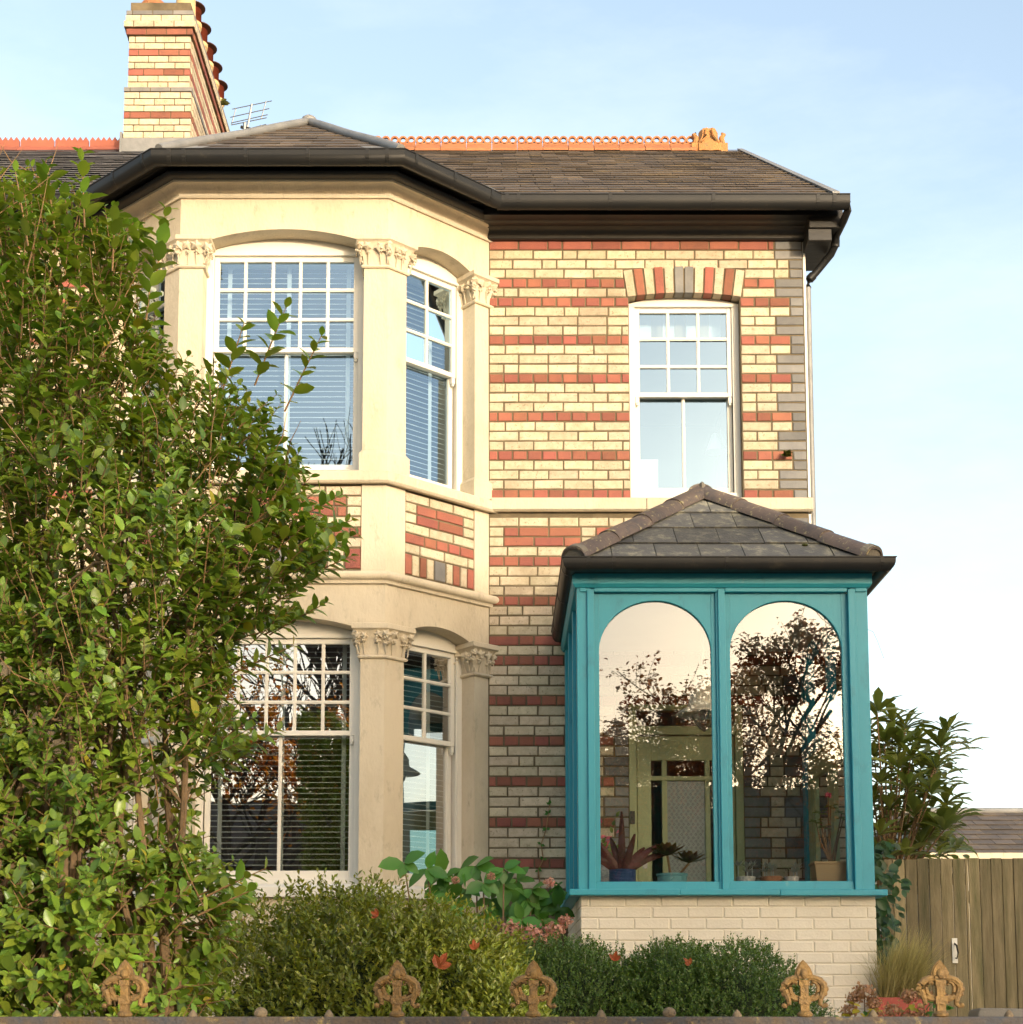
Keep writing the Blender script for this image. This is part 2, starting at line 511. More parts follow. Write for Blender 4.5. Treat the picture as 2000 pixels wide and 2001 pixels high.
def brick_mesh(L, H, mat, var, dep=0.022):
    key = (round(L, 3), round(H, 3), mat, var)
    if key in BR: return BR[key]
    r = random.Random(hash((key[0], key[1], var)) & 0xffff)
    j = lambda a=0.0016: r.uniform(-a, a)
    x, z, b = L / 2, H / 2, 0.0045
    back = [(-x, 0, -z), (x, 0, -z), (x, 0, z), (-x, 0, z)]
    mid = [(-x + j(), -dep + b, -z + j()), (x + j(), -dep + b, -z + j()), (x + j(), -dep + b, z + j()), (-x + j(), -dep + b, z + j())]
    fr = [(-x + b + j(), -dep + j(.001), -z + b + j()), (x - b + j(), -dep + j(.001), -z + b + j()), (x - b + j(), -dep + j(.001), z - b + j()), (-x + b + j(), -dep + j(.001), z - b + j())]
    m = MB()
    vs = back + mid + fr
    fs = [(8, 9, 10, 11)]
    for k in range(4):
        q = (k + 1) % 4
        fs += [(k, q, 4 + q, 4 + k), (4 + k, 4 + q, 8 + q, 8 + k)]
    m.add(vs, fs)
    BR[key] = m.mesh('brick', mat)
    return BR[key]


JT = 0.0125
NAMES = {'cream_brick': 'cream_brick', 'red_brick': 'red_brick', 'blue_brick': 'blue_brick', 'painted_brick': 'brick'}


def put_brick(parent, x, y, z, L, H, mat, rotz=0.0, proud=0.008, dep=0.022):
    Lq = round((L - JT) / 0.012) * 0.012
    me = brick_mesh(max(Lq, 0.03), H, mat, random.randint(0, 3), dep)
    # origin is the back plane; front stands 'proud' of y
    nx, ny = math.sin(rotz), -math.cos(rotz)
    k = dep - proud
    o = inst(NAMES[mat], me, parent, (x - nx * k + random.uniform(-.001, .001), y - ny * k, z + random.uniform(-.0012, .0012)),
             (random.uniform(-.006, .006), 0, rotz + random.uniform(-.004, .004)))
    o.scale = ((L - JT + random.uniform(-.002, .002)) / max(Lq, 0.03), 1, 1)
    return o


def course(parent, x0, x1, z, mat, unit, start=None, y=0.0):
    """one course between x0 and x1; first brick may be cut to `start`"""
    x = x0
    first = True
    while x < x1 - 0.02:
        L = unit
        if first and start: L = start
        first = False
        if unit > 0.2 and random.random() < 0.06: L = unit / 2
        if x + L > x1 - 0.05: L = x1 - x
        put_brick(parent, x + L / 2, y, z, L, CH - JT, mat)
        x += L


STRET, HEAD = 0.2405, 0.1195


def quoin(k): return 0.232 if (k % 4) in (0, 1) else 0.115


ARCH_TOP = 7.693
for k in range(27):
    z = ZR - CH * k
    red = k in (0, 4, 6, 10, 14, 18, 22, 26)
    q = quoin(k)
    xr = XR - q
    put_brick(front_wall, XR - q / 2, 0, z, q, CH - JT, 'blue_brick')
    mat, unit = ('red_brick', HEAD if k else STRET) if red else ('cream_brick', STRET)
    st = [None, STRET * .5, STRET * .8, STRET * .55][k % 4] if not red else random.choice([None, HEAD * .6])
    if k < 2:
        course(front_wall, XL, xr, z, mat, unit, st)
        continue
    # opening or arch spans
    if z > 7.66: course(front_wall, XL, xr, z, mat, unit, st); continue
    if z > 7.40:
        a = 0.034 * (7.69 - z) / 0.27
        l, r = 1.030 + a, 2.035 - a
    else: l, r = WIN[0], WIN[1]
    course(front_wall, XL, l, z, mat, unit, st)
    course(front_wall, r, xr, z, mat, unit if not red else HEAD, [STRET * .5, None, STRET * .72, STRET][k % 4] if not red else None)

# rows under the band
PORX = 0.56
for j in range(-4, 33):
    z = ZRL - CH * j
    red = j in (0, 4, 8, 10, 14, 18, 22, 26, 30)
    k = j + 30
    q = quoin(k + 2)
    top = z > 4.05 + 0.02
    if j in (-3, -2):
        # alternating red panels and cream headers
        x = XL
        for (L, m) in ((0.12, 'cream_brick'), (0.62, 'red_brick'), (0.12, 'cream_brick'), (0.62, 'red_brick'), (0.12, 'cream_brick'), (0.62, 'red_brick'), (0.12, 'cream_brick')):
            e = min(x + L, XR - q)
            if e > x:
                course(front_wall, x, e, z, m, STRET if m == 'red_brick' else 0.12, STRET * .5 if (m == 'red_brick' and j == -3) else None)
            x += L
        put_brick(front_wall, XR - q / 2, 0, z, q, CH - JT, 'blue_brick')
        continue
    mat, unit = ('red_brick', HEAD) if red else ('cream_brick', STRET)
    if red and j in (8,): unit = STRET
    st = [None, STRET * .62, STRET * .35, STRET * .62][j % 4] if not red else random.choice([None, HEAD * .5])
    if z > DOOR[3]:
        course(front_wall, XL, XR - q, z, mat, unit, st)
        put_brick(front_wall, XR - q / 2, 0, z, q, CH - JT, 'blue_brick')
    elif z > 2.30:
        ql = 0.20 if (j // 2) % 2 == 0 else 0.115
        course(front_wall, XL, DOOR[0] - ql, z, mat, unit, st)
        put_brick(front_wall, DOOR[0] - ql / 2, 0, z, ql, CH - JT, 'blue_brick')
        # pier right of the door: blue quoins around cream blocks
        if (j // 2) % 2 == 0:
            put_brick(front_wall, DOOR[1] + 0.105, 0, z, 0.21, CH - JT, 'blue_brick')
            put_brick(front_wall, DOOR[1] + 0.267, 0, z, 0.115, CH - JT, 'cream_brick')
            put_brick(front_wall, DOOR[1] + 0.443, 0, z, 0.236, CH - JT, 'blue_brick')
        else:
            put_brick(front_wall, DOOR[1] + 0.065, 0, z, 0.13, CH - JT, 'blue_brick')
            if j % 2:
                put_brick(front_wall, DOOR[1] + 0.235, 0, z, 0.21, CH - JT, 'cream_brick')
                put_brick(front_wall, DOOR[1] + 0.395, 0, z, 0.11, CH - JT, 'cream_brick')
            else:
                put_brick(front_wall, DOOR[1] + 0.16, 0, z, 0.06, CH - JT, 'cream_brick')
                put_brick(front_wall, DOOR[1] + 0.30, 0, z, 0.22, CH - JT, 'cream_brick')
                put_brick(front_wall, DOOR[1] + 0.43, 0, z, 0.04, CH - JT, 'cream_brick')
            put_brick(front_wall, DOOR[1] + 0.506, 0, z, 0.11, CH - JT, 'blue_brick')
    else:
        course(front_wall, XL, DOOR[0] - 0.1, z, mat, unit, st)

# segmental brick arch over the single window
AC = 1.5315
R_in, half = 3.1, 0.468
zc0 = 7.462 - R_in
cols_ = ['cream_brick', 'red_brick', 'cream_brick', 'red_brick', 'cream_brick', 'blue_brick', 'blue_brick', 'cream_brick', 'red_brick', 'cream_brick', 'red_brick', 'cream_brick']
a0 = math.asin(half / R_in)
for i, m in enumerate(cols_):
    t0, t1 = -a0 + 2 * a0 * i / 12 + 0.0022, -a0 + 2 * a0 * (i + 1) / 12 - 0.0022
    pl = []
    for r_, t in ((R_in, t0), (R_in, t1), (R_in + 0.225, t1), (R_in + 0.225, t0)):
        pl.append((AC + r_ * math.sin(t), zc0 + r_ * math.cos(t)))
    MB().prism(pl, -0.012 + random.uniform(-.001, .001), 0.13, lambda a, b, h: (a, h, b)).build(NAMES[m], m, front_wall, bevel=0.002)
# arch mortar bed
pl = [(AC + (R_in + 0.003) * math.sin(t), zc0 + (R_in + 0.003) * math.cos(t)) for t in np.linspace(-a0, a0, 13)]
pl += [(AC + (R_in + 0.232) * math.sin(t), zc0 + (R_in + 0.232) * math.cos(t)) for t in np.linspace(a0, -a0, 13)]
MB().prism(pl, -0.003, 0.12, lambda a, b, h: (a, h, b)).build('arch_mortar', 'mortar', front_wall)

# other outer walls and inner floors
mb = MB()
mb.box(XR - 0.2, XR - 0.001, 0.245, 9.4, 1.0, 8.0)
mb.add([(XR - 0.2, 0.245, 8.0), (XR - 0.2, 8.6, 8.0), (XR - 0.2, 4.2, 10.95), (XR - .001, 0.245, 8.0), (XR - .001, 8.6, 8.0), (XR - .001, 4.2, 10.95)],
       [(0, 1, 2), (3, 5, 4), (0, 2, 5, 3), (1, 4, 5, 2), (0, 3, 4, 1)])
mb.box(-4.1, XR - 0.2, 9.2, 9.4, 1.0, 8.0)
mb.box(-3.9, -3.7, 0.25, 9.2, 1.0, 8.0)
mb.build('side_wall', 'cream_brick', house)
mb = MB()
mb.box(-3.7, XR - 0.2, 3.6, 3.7, 1.6, 7.95)
mb.box(0.55, 0.65, 0.25, 3.6, 1.6, 7.95)
mb.build('inner_wall', 'room_wall', house)
mb = MB()
mb.box(-3.7, XR - 0.2, -0.0, 3.6, 1.5, 1.58)
mb.box(-3.7, XR - 0.2, 0.25, 3.6, 4.75, 4.95)
mb.box(-2.6, -0.7, -0.5, 0.25, 4.95, 5.0)
mb.box(-3.7, XR - 0.2, 0.25, 3.6, 7.75, 7.85)
mb.build('inner_floor', 'room_floor', house)

# stone band at first-floor sill height (main wall)
mb = MB()
zb0, zb1 = 5.605, 5.731
prof = [(0, zb0 + .012), (.035, zb0 + .006), (.058, zb0 + 0.02), (.058, zb1 - .012), (.0, zb1)]
for (xa, xb) in ((XL + 0.02, 1.2), (1.203, XR + 0.03)):
    mb.loft([[(xa, -d, z) for d, z in prof + [(-.05, zb1), (-.05, zb0 + .012)]], [(xb, -d, z) for d, z in prof + [(-.05, zb1), (-.05, zb0 + .012)]]])
mb.build('stone_band', 'cream_stone', house, bevel=0.004)

# ------------------------------------------------------------------ bay
BD = 0.68
PL = [Vector((-3.227, 0)), Vector((-2.45, -BD)), Vector((-0.84, -BD)), Vector((-0.063, 0))]


def face(i):
    o, e = PL[i], PL[i + 1]
    u = (e - o).normalized()
    n = Vector((u.y, -u.x))
    return o, u, n, (e - o).length


FACES = [face(i) for i in range(3)]
NB = ['left', 'front', 'right']


def FT(i):
    o, u, n, L = FACES[i]
    return lambda a, d, z: (o.x + u.x * a + n.x * d, o.y + u.y * a + n.y * d, z)


def FTz(i):
    t = FT(i)
    return lambda a, z, d: t(a, d, z)


def baypath(d, lo=0.0):
    """bay plan polyline offset outwards by d, ends on plane y=lo"""
    lines = [(o + n * d, u) for o, u, n, L in FACES]
    def cut(l, m):
        (p, u), (q, v) = l, m
        den = u.x * v.y - u.y * v.x
        t = ((q.x - p.x) * v.y - (q.y - p.y) * v.x) / den
        return p + u * t
    p0, u0 = lines[0]
    p3, u3 = lines[2]
    a = p0 + u0 * ((lo - p0.y) / u0.y)
    e = p3 + u3 * ((lo - p3.y) / u3.y)
    return [a, cut(lines[0], lines[1]), cut(lines[1], lines[2]), e]


def bayring(d, lo=0.0): return baypath(d, lo)


bay = MB()
# sill string (first floor)
zs = 5.722
sweep(bay, [(-.12, zs), (.0, zs), (.062, zs - .03), (.062, zs - .100), (.045, zs - .118), (.0, zs - .110), (-.12, zs - .110)], lambda d: baypath(d, -0.0))
bay_sill = bay.build('bay_sill', 'cream_stone', house, bevel=0.004)
# torus moulding between storeys
m = MB()
zt = 4.925
pr = [(-.1, zt)] + [(0.028 + .034 * math.cos(t), zt - .034 + .034 * math.sin(t)) for t in np.linspace(PI / 2, -PI / 2, 9)] + [(.022, zt - .078), (.022, zt - .092), (.010, zt - .097), (-.1, zt - .097)]
sweep(m, pr, lambda d: baypath(d, -0.0))
m.build('bay_moulding', 'cream_stone', house, smooth=True)
# eaves cornice of cream stone
m = MB()
zc_t, zc_b = 7.985, 7.895
pr = [(-.1, zc_b), (.018, zc_b), (.024, zc_b + .012)] + [(.024 + .075 * (1 - math.cos(t)), zc_b + .012 + .075 * math.sin(t)) for t in np.linspace(.1, PI / 2, 8)] + [(.105, zc_t + .01), (-.1, zc_t + .01)]
sweep(m, pr, lambda d: baypath(d, -0.0))
m.build('bay_cornice', 'cream_stone', house, smooth=True)


def arch_band(mb, T, u0, u1, ztop, a0, a1, zsp, rise, d0, d1, n=20, zlow=None, full=False):
    """plate between u0..u1 with an arched opening a0..a1; T(a, z, d). below zsp outside the opening reaches zlow"""
    zlow = zsp if zlow is None else zlow
    us = np.linspace(a0, a1, n + 1)
    def za(u):
        t = (u - a0) / (a1 - a0) * 2 - 1
        if full: return zsp + rise * math.sqrt(max(0, 1 - t * t))
        h = (a1 - a0) / 2
        R = (h * h + rise * rise) / (2 * rise)
        return zsp + math.sqrt(max(R * R - (t * h) ** 2, 0)) - (R - rise)
    if full: us = (a0 + a1) / 2 - (a1 - a0) / 2 * np.cos(np.linspace(0, PI, n + 1))
    lo = [(u, za(u)) for u in us]
    outline = [(u0, zlow), (a0, zlow)] + lo + [(a1, zlow), (u1, zlow), (u1, ztop), (u0, ztop)]
    for k in range(n):
        (ua, z_a), (ub, z_b) = lo[k], lo[k + 1]
        vs = [T(ua, z_a, d1), T(ub, z_b, d1), T(ub, ztop, d1), T(ua, ztop, d1), T(ua, z_a, d0), T(ub, z_b, d0), T(ub, ztop, d0), T(ua, ztop, d0)]
        mb.add(vs, [(0, 1, 2, 3), (5, 4, 7, 6), (4, 5, 1, 0), (3, 2, 6, 7)])
    for (p, q) in ((u0, a0), (a1, u1)):
        if q - p > 1e-4:
            vs = [T(p, zlow, d1), T(q, zlow, d1), T(q, ztop, d1), T(p, ztop, d1), T(p, zlow, d0), T(q, zlow, d0), T(q, ztop, d0), T(p, ztop, d0)]
            mb.add(vs, [(0, 1, 2, 3), (5, 4, 7, 6), (4, 5, 1, 0), (3, 2, 6, 7), (0, 3, 7, 4), (1, 5, 6, 2)])
    return za


PWF, PWC = 0.185, 0.185       # pier widths on the front and on the canted faces
LC = FACES[0][3]
LF = FACES[1][3]
OPEN = [(0.15, LC - PWC), (PWF, LF - PWF), (PWC, LC - 0.15)]
ZUP = dict(sill=5.722, captop=7.58, capbot=7.33, crown=0.07, top=7.9)
ZLO = dict(sill=2.56, captop=4.52, capbot=4.26, crown=0.065, top=4.86)
for Zs in (ZUP, ZLO):
    m = MB()
    for i in range(3):
        a, b = OPEN[i]
        t = FTz(i)
        arch_band(m, t, 0, FACES[i][3], Zs['top'], a, b, Zs['captop'] - .03, Zs['crown'] + .03, -0.20, 0.0)
    m.build('bay_frieze', 'cream_stone', house)


def pier_poly(kind, d):
    """plan polygon of a pier, widened by d"""
    o0, u0, n0, L0 = FACES[0]
    o1, u1, n1, L1 = FACES[1]
    o2, u2, n2, L2 = FACES[2]
    pts = baypath(d)
    IN = 0.22
    if kind == 'R':
        a = PL[2] - u1 * (PWF + d) + n1 * d
        b = PL[2] + u2 * (PWC + d) + n2 * d
        return [PL[2] - u1 * (PWF + d) - n1 * IN, a, pts[2], b, PL[2] + u2 * (PWC + d) - n2 * IN]
    if kind == 'L':
        a = PL[1] - u0 * (PWC + d) + n0 * d
        b = PL[1] + u1 * (PWF + d) + n1 * d
        return [PL[1] - u0 * (PWC + d) - n0 * IN, a, pts[1], b, PL[1] + u1 * (PWF + d) - n1 * IN]
    if kind == 'RE':
        a = PL[3] - u2 * (0.15 + d) + n2 * d
        e = PL[3] + u2 * d + n2 * d
        if e.y > -0.002: e = Vector((pts[3].x, -0.002)) + Vector((d * .6, 0))
        return [PL[3] - u2 * (0.15 + d) - n2 * IN, a, e, Vector((e.x, 0.06))]
    a = PL[0] + u0 * (0.15 + d) + n0 * d
    e = PL[0] - u0 * d + n0 * d
    if e.y > -0.002: e = Vector((pts[0].x, -0.002)) - Vector((d * .6, 0))
    return [Vector((e.x, 0.06)), e, a, PL[0] + u0 * (0.15 + d) - n0 * IN]


def carve_leaf(mb, c, out, up, s, r):
    """an ivy-like carved leaf, domed, facing `out`"""
    side = up.cross(out).normalized()
    up = out.cross(side).normalized()
    n = 10
    pts = []
    rot = r.uniform(-.7, .7)
    for k in range(n):
        a = k * 2 * PI / n + rot
        rad = s * (1.0 if k % 2 == 0 else 0.58) * r.uniform(.85, 1.1)
        p = c + side * math.cos(a) * rad + up * math.sin(a) * rad - out * (0.018 + r.uniform(0, .012))
        pts.append(p)
    mid = [c + (p - c) * .45 + out * (0.006) for p in pts]
    vs = pts + mid + [c + out * 0.004]
    fs = [(k, (k + 1) % n, n + (k + 1) % n, n + k) for k in range(n)] + [(n + k, n + (k + 1) % n, 2 * n) for k in range(n)]
    mb.add(vs, fs)


def pier(kind, Zs, seed):
    r = random.Random(seed)
    zt_, zb_ = Zs['captop'], Zs['capbot']
    m = MB()
    lev = [(-.002, Zs['sill'] - .05 if Zs is ZUP else 1.0), (-.002, zb_)]
    base = Zs['sill'] + .155
    if Zs is ZUP:
        lev = [(.022, Zs['sill'] - .03), (.022, base - .03), (0.0, base), (-.002, zb_)]
    m.loft([[(p.x, p.y, z) for p in pier_poly(kind, d)] for d, z in lev])
    po = m.build('pier', 'cream_stone', house)
    c = MB()
    H = zt_ - zb_
    lev = [(-.001, zb_ - .002), (.014, zb_), (.020, zb_ + .010), (.014, zb_ + .022), (.003, zb_ + .026), (.004, zb_ + .07), (.018, zb_ + H * .55), (.040, zb_ + H * .78), (.046, zb_ + H * .80), (.062, zb_ + H * .84), (.062, zt_ - .006), (.052, zt_)]
    c.loft([[(p.x, p.y, z) for p in pier_poly(kind, d)] for d, z in lev])
    # carved foliage
    pl_ = pier_poly(kind, 0.028)
    segs = {'R': [(0, 1), (1, 2), (2, 3), (3, 4)], 'L': [(0, 1), (1, 2), (2, 3), (3, 4)], 'RE': [(0, 1), (1, 2)], 'LE': [(1, 2), (2, 3)]}[kind]
    for (i, j) in segs:
        a, b = pl_[i], pl_[j]
        if kind in 'RL' and (i, j) in ((0, 1), (3, 4)):
            if (i, j) == (0, 1): a = b + (a - b) * .4
            else: b = a + (b - a) * .4
        dr = (b - a)
        L = dr.length
        nrm = Vector((dr.y, -dr.x)).normalized()
        n = max(2, int(L / 0.062))
        for k in range(n + 1):
            f = (k + r.uniform(-.2, .2)) / n
            f = min(max(f, 0), 1)
            q = a + dr * f
            for lv in range(2):
                zz = zb_ + H * (0.66 - .2 * lv + r.uniform(-.04, .05))
                p = Vector((q.x, q.y, zz)) + Vector((nrm.x, nrm.y, 0)) * (0.022 - 0.016 * lv + r.uniform(0, .012))
                carve_leaf(c, p, (Vector((nrm.x, nrm.y, 0)) + Vector((r.uniform(-.3, .3), r.uniform(-.3, .3), r.uniform(-.35, .15)))).normalized(), Vector((0, 0, 1)), (0.046 if lv == 0 else .03) * r.uniform(.8, 1.15), r)
            if r.random() < .7:
                for _ in range(3):
                    p = Vector((q.x, q.y, zb_ + H * r.uniform(.4, .62))) + Vector((nrm.x, nrm.y, 0)) * 0.022 + Vector((r.uniform(-.012, .012), r.uniform(-.012, .012), r.uniform(-.012, .012)))
                    c.sphere(p, 0.010, 6, 4)
            # stems
            p0 = Vector((q.x, q.y, zb_ + .03)) - Vector((nrm.x, nrm.y, 0)) * 0.02
            p1 = Vector((q.x, q.y, zb_ + H * .5)) + Vector((nrm.x, nrm.y, 0)) * 0.008 + Vector((dr.x, dr.y, 0)).normalized() * r.uniform(-.02, .02)
            c.tube([p0, (p0 + p1) / 2, p1], .005, 5)
    c.build('capital', 'cream_stone', po, smooth=True)


for Zs in (ZUP, ZLO):
    for q, kd in enumerate(('LE', 'L', 'R', 'RE')):
        pier(kd, Zs, q + (10 if Zs is ZLO else 0))

# brick panels between the storeys
ZP1, ZP0 = 5.612, 4.915
for kd in ('LE', 'L', 'R', 'RE'):
    MB().loft([[(p.x, p.y, z) for p in pier_poly(kd, 0.0)] for z in (ZP0 - .045, ZP1)]).build('pier_block', 'cream_stone', house)
m = MB()
for i in range(3):
    a, b = OPEN[i]
    m.box(a - .02, b + .02, -0.2, -0.010, ZP0 - .08, ZP1, FT(i))
    # sloping mortar fillet on the moulding
    T = FT(i)
    m.prism([(-.012, ZP0 + .03), (.03, ZP0 + .004), (-.012, ZP0 + .004)], a, b, lambda d, z, h, T=T: T(h, d, z))
panel = m.build('bay_panel', 'mortar', house)
for i in (0, 1, 2):
    a, b = OPEN[i]
    o, u, n, L = FACES[i]
    rz = math.atan2(u.y, u.x)
    def pb(u0, u1, z, H, mat):
        c = (u0 + u1) / 2
        put_brick(panel, o.x + u.x * c + n.x * -.010, o.y + u.y * c + n.y * -.010, z, u1 - u0, H, mat, rz, 0.0095)
    def row(z, x0, x1, mat, unit, st=None):
        x, first = x0, True
        while x < x1 - .02:
            Lb = st if (first and st) else unit
            first = False
            if x + Lb > x1 - .05: Lb = x1 - x
            pb(x, x + Lb, z, CH - JT, mat)
            x += Lb
    z = ZP1 - .012 - CH / 2
    row(z, a, b, 'cream_brick', STRET); z -= CH
    for q in range(2):
        pb(a, a + .115, z, CH - JT, 'cream_brick')
        row(z, a + .115, b - .115, 'red_brick', STRET, STRET * (.9 if q else .8))
        pb(b - .115, b, z, CH - JT, 'cream_brick'); z -= CH
    row(z, a, b, 'cream_brick', STRET); z -= CH
    row(z, a, b, 'red_brick', HEAD, STRET * .8); z -= CH
    row(z, a, b, 'cream_brick', STRET, .15); z -= CH * .5
    hh = z - (ZP0 + .032) - .006
    z -= hh / 2 + .004
    w9 = (b - a) / 9.6
    x = a
    for q, mt in enumerate(['red_brick', 'cream_brick', 'red_brick', 'cream_brick', 'blue_brick', 'cream_brick', 'red_brick', 'cream_brick', 'red_brick']):
        ww = w9 * (1.6 if q == 4 else 1)
        pb(x, x + ww, z, hh - .008, mt); x += ww


# ------------------------------------------------------------------ sash windows
def sash_window(T, u0, u1, z0, zsp, rise, rec, ncol, nrow, zmeet, lcol, glass_u, glass_l, parent=house, jam=0.042, white='white_paint'):
    """T(u, d, z). opening u0..u1, sill z0, springing zsp; rec = recess of the frame"""
    f = MB()
    d1, d0 = -rec, -rec - 0.10
    zt_ = zsp - 0.008           # top of the sash opening
    f.box(u0 - .01, u0 + jam, d0, d1, z0, zt_, T)
    f.box(u1 - jam, u1 + .01, d0, d1, z0, zt_, T)
    f.box(u0 - .01, u1 + .01, d0, d1 + .012, z0 - .012, z0 + .05, T)
    f.box(u0 - .01, u1 + .01, d0, d1 + .004, zt_ - .012, zt_ + .012, T)
    n = 14
    pl = [(u0 - .01, zt_ + .012), (u1 + .01, zt_ + .012)]
    h = (u1 - u0) / 2
    R = (h * h + rise * rise) / (2 * rise)
    for k in range(n + 1):
        x = h - 2 * h * k / n
        pl.append(((u0 + u1) / 2 + x, zsp + math.sqrt(R * R - x * x) - (R - rise) + .006))
    f.prism(pl, d0, d1 - .004, lambda a, b, hh: T(a, hh, b))
    # stop bead
    f.box(u0 + jam, u0 + jam + .012, d1 - .02, d1 - .003, z0 + .05, zt_ - .012, T)
    f.box(u1 - jam - .012, u1 - jam, d1 - .02, d1 - .003, z0 + .05, zt_ - .012, T)
    win = f.build('window', white, parent, bevel=0.003)
    a, b = u0 + jam + .012, u1 - jam - .012
    st, gb = 0.040, 0.024

    def sash(name, za, zb, dd, rb, rt, nc, nr, horn, gl):
        s = MB()
        y0_, y1_ = dd - .035, dd
        s.box(a, a + st, y0_, y1_, za, zb, T)
        s.box(b - st, b, y0_, y1_, za, zb, T)
        s.box(a + st, b - st, y0_, y1_ - .001, za, za + rb, T)
        s.box(a + st, b - st, y0_, y1_ - .001, zb - rt, zb, T)
        if horn:
            for (p, q) in ((a, a + st), (b - st, b)):
                s.box(p + .004, q - .004, y0_ + .004, y1_ - .002, za - .05, za, T)
                s.box(p + .010, q - .010, y0_ + .006, y1_ - .006, za - .068, za - .05, T)
        ga, gbb, gz0, gz1 = a + st, b - st, za + rb, zb - rt
        w_ = (gbb - ga - gb * (nc - 1)) / nc
        h_ = (gz1 - gz0 - gb * (nr - 1)) / nr
        so = s.build(name, white, win, bevel=0.003)
        for k in range(1, nc):
            x = ga + k * w_ + (k - 1) * gb
            g = MB()
            g.box(x, x + gb, y0_ + .004, y1_ - .006, gz0, gz1, T)
            g.box(x + gb * .3, x + gb * .7, y1_ - .006, y1_ - .002, gz0, gz1, T)
            g.build('glazing_bar', white, win)
        for k in range(1, nr):
            zz = gz0 + k * h_ + (k - 1) * gb
            g = MB()
            g.box(ga, gbb, y0_ + .005, y1_ - .005, zz, zz + gb, T)
            g.box(ga, gbb, y1_ - .005, y1_ - .0015, zz + gb * .3, zz + gb * .7, T)
            g.build('glazing_bar', white, win)
        for i_ in range(nc):
            for j_ in range(nr):
                x, zz = ga + i_ * (w_ + gb), gz0 + j_ * (h_ + gb)
                g = MB()
                tl = random.uniform(-.0012, .0012)
                g.add([T(x - .003, dd - .02 + tl, zz - .003), T(x + w_ + .003, dd - .02, zz - .003), T(x + w_ + .003, dd - .02 - tl, zz + h_ + .003), T(x - .003, dd - .02, zz + h_ + .003)], [(0, 1, 2, 3)])
                g.build('pane', gl, win)

    sash('upper_sash', zmeet, zt_ - .012, d1 - .022, .038, .042, ncol, nrow, True, glass_u)
    sash('lower_sash', z0 + .052, zmeet + .042, d1 - .062, .062, .034, lcol, 1, False, glass_l)
    return win


TW = lambda u, d, z: (u, -d, z)
sash_window(TW, WIN[0], WIN[1], WIN[2] + .02, 7.405, 0.065, 0.085, 3, 3, 6.625, 2, 'glass_sky', 'glass_sky')
ZMU, ZML = 6.735, 3.705


def blind(i, Zs, zmeet, label):
    tilt = 0.44 if Zs is ZUP else 0.19
    T = FT(i)
    a, b = OPEN[i]
    ztop, zbot = Zs['captop'] - .02, Zs['sill'] + .07
    c = T((a + b) / 2, -.36, zbot)
    bl = thing('venetian_blind', c, label, 'blind', 'white venetian blinds in the bay windows')
    z = zbot + .02
    sl = MB()
    L = b - a - .07
    hw = 0.023
    vs = []
    for x in (-L / 2, L / 2):
        for dd, zz in ((-hw, hw * tilt), (0, .0035), (hw, -hw * tilt), (hw, -hw * tilt - .003), (0, .0005), (-hw, hw * tilt - .003)):
            vs.append((x, -dd, zz))
    sl.add(vs, [(0, 1, 7, 6), (1, 2, 8, 7), (2, 3, 9, 8), (3, 4, 10, 9), (4, 5, 11, 10), (5, 0, 6, 11), (0, 5, 4, 1), (1, 4, 3, 2), (6, 7, 10, 11), (7, 8, 9, 10)])
    me = sl.mesh('slat', 'blind_white')
    o, u, n, _ = FACES[i]
    rz = math.atan2(u.y, u.x)
    while z < ztop - .05:
        inst('slat', me, bl, T((a + b) / 2, -.36, z), (0, 0, rz))
        z += 0.0425
    h = MB()
    h.box((a + b) / 2 - L / 2, (a + b) / 2 + L / 2, -.39, -.33, ztop - .045, ztop, T)
    h.build('head_rail', 'blind_white', bl)
    n = 3 if i == 1 else 2
    for k in range(n):
        x = a + (b - a) * ((.12, .5, .88)[k] if n == 3 else (.2, .72)[k])
        h = MB()
        h.box(x - .017, x + .017, -.335, -.3335, zbot, ztop - .045, T)
        h.build('tape', 'blind_white', bl)
    h = MB()
    h.box((a + b) / 2 - L / 2, (a + b) / 2 + L / 2, -.385, -.335, zbot - .012, zbot, T)
    h.build('bottom_rail', 'blind_white', bl)


for i in range(3):
    a, b = OPEN[i]
    T = FT(i)
    nc = 5 if i == 1 else 2
    sash_window(T, a, b, ZUP['sill'] + .005, ZUP['captop'] - .045, ZUP['crown'] + .045, .155, nc, 3, ZMU, 2 if i == 1 else 1, 'glass_sky', 'glass_sky')
    sash_window(T, a, b, ZLO['sill'] + .005, ZLO['captop'] - .045, ZLO['crown'] + .045, .155, nc, 3, ZML, 2 if i == 1 else 1, 'glass_low', 'glass_low')
blind(1, ZUP, ZMU, 'white venetian blind in the wide upstairs front bay window')
blind(2, ZUP, ZMU, 'white venetian blind in the narrow upstairs bay window beside the brick wall')
blind(0, ZUP, ZMU, 'white venetian blind in the upstairs bay window behind the shrub')
blind(1, ZLO, ZML, 'white venetian blind in the wide downstairs front bay window')
blind(2, ZLO, ZML, 'white venetian blind in the narrow downstairs bay window beside the brick wall')
# wall under the ground-floor bay windows
m = MB()
for i in range(3):
    a, b = OPEN[i]
    m.box(a - .02, b + .02, -.2, -.004, 1.0, ZLO['sill'] - .03, FT(i))
m.build('bay_base', 'cream_stone', house)
m = MB()
sweep(m, [(-.12, 2.56), (0, 2.56), (.05, 2.535), (.05, 2.46), (0, 2.47), (-.12, 2.47)], lambda d: baypath(d, 0.0))
m.build('bay_lower_sill', 'white_paint', house, bevel=.004)

# ------------------------------------------------------------------ eaves joinery (black)
ZG = 8.066                      # gutter rim
m = MB()
XE = 2.60
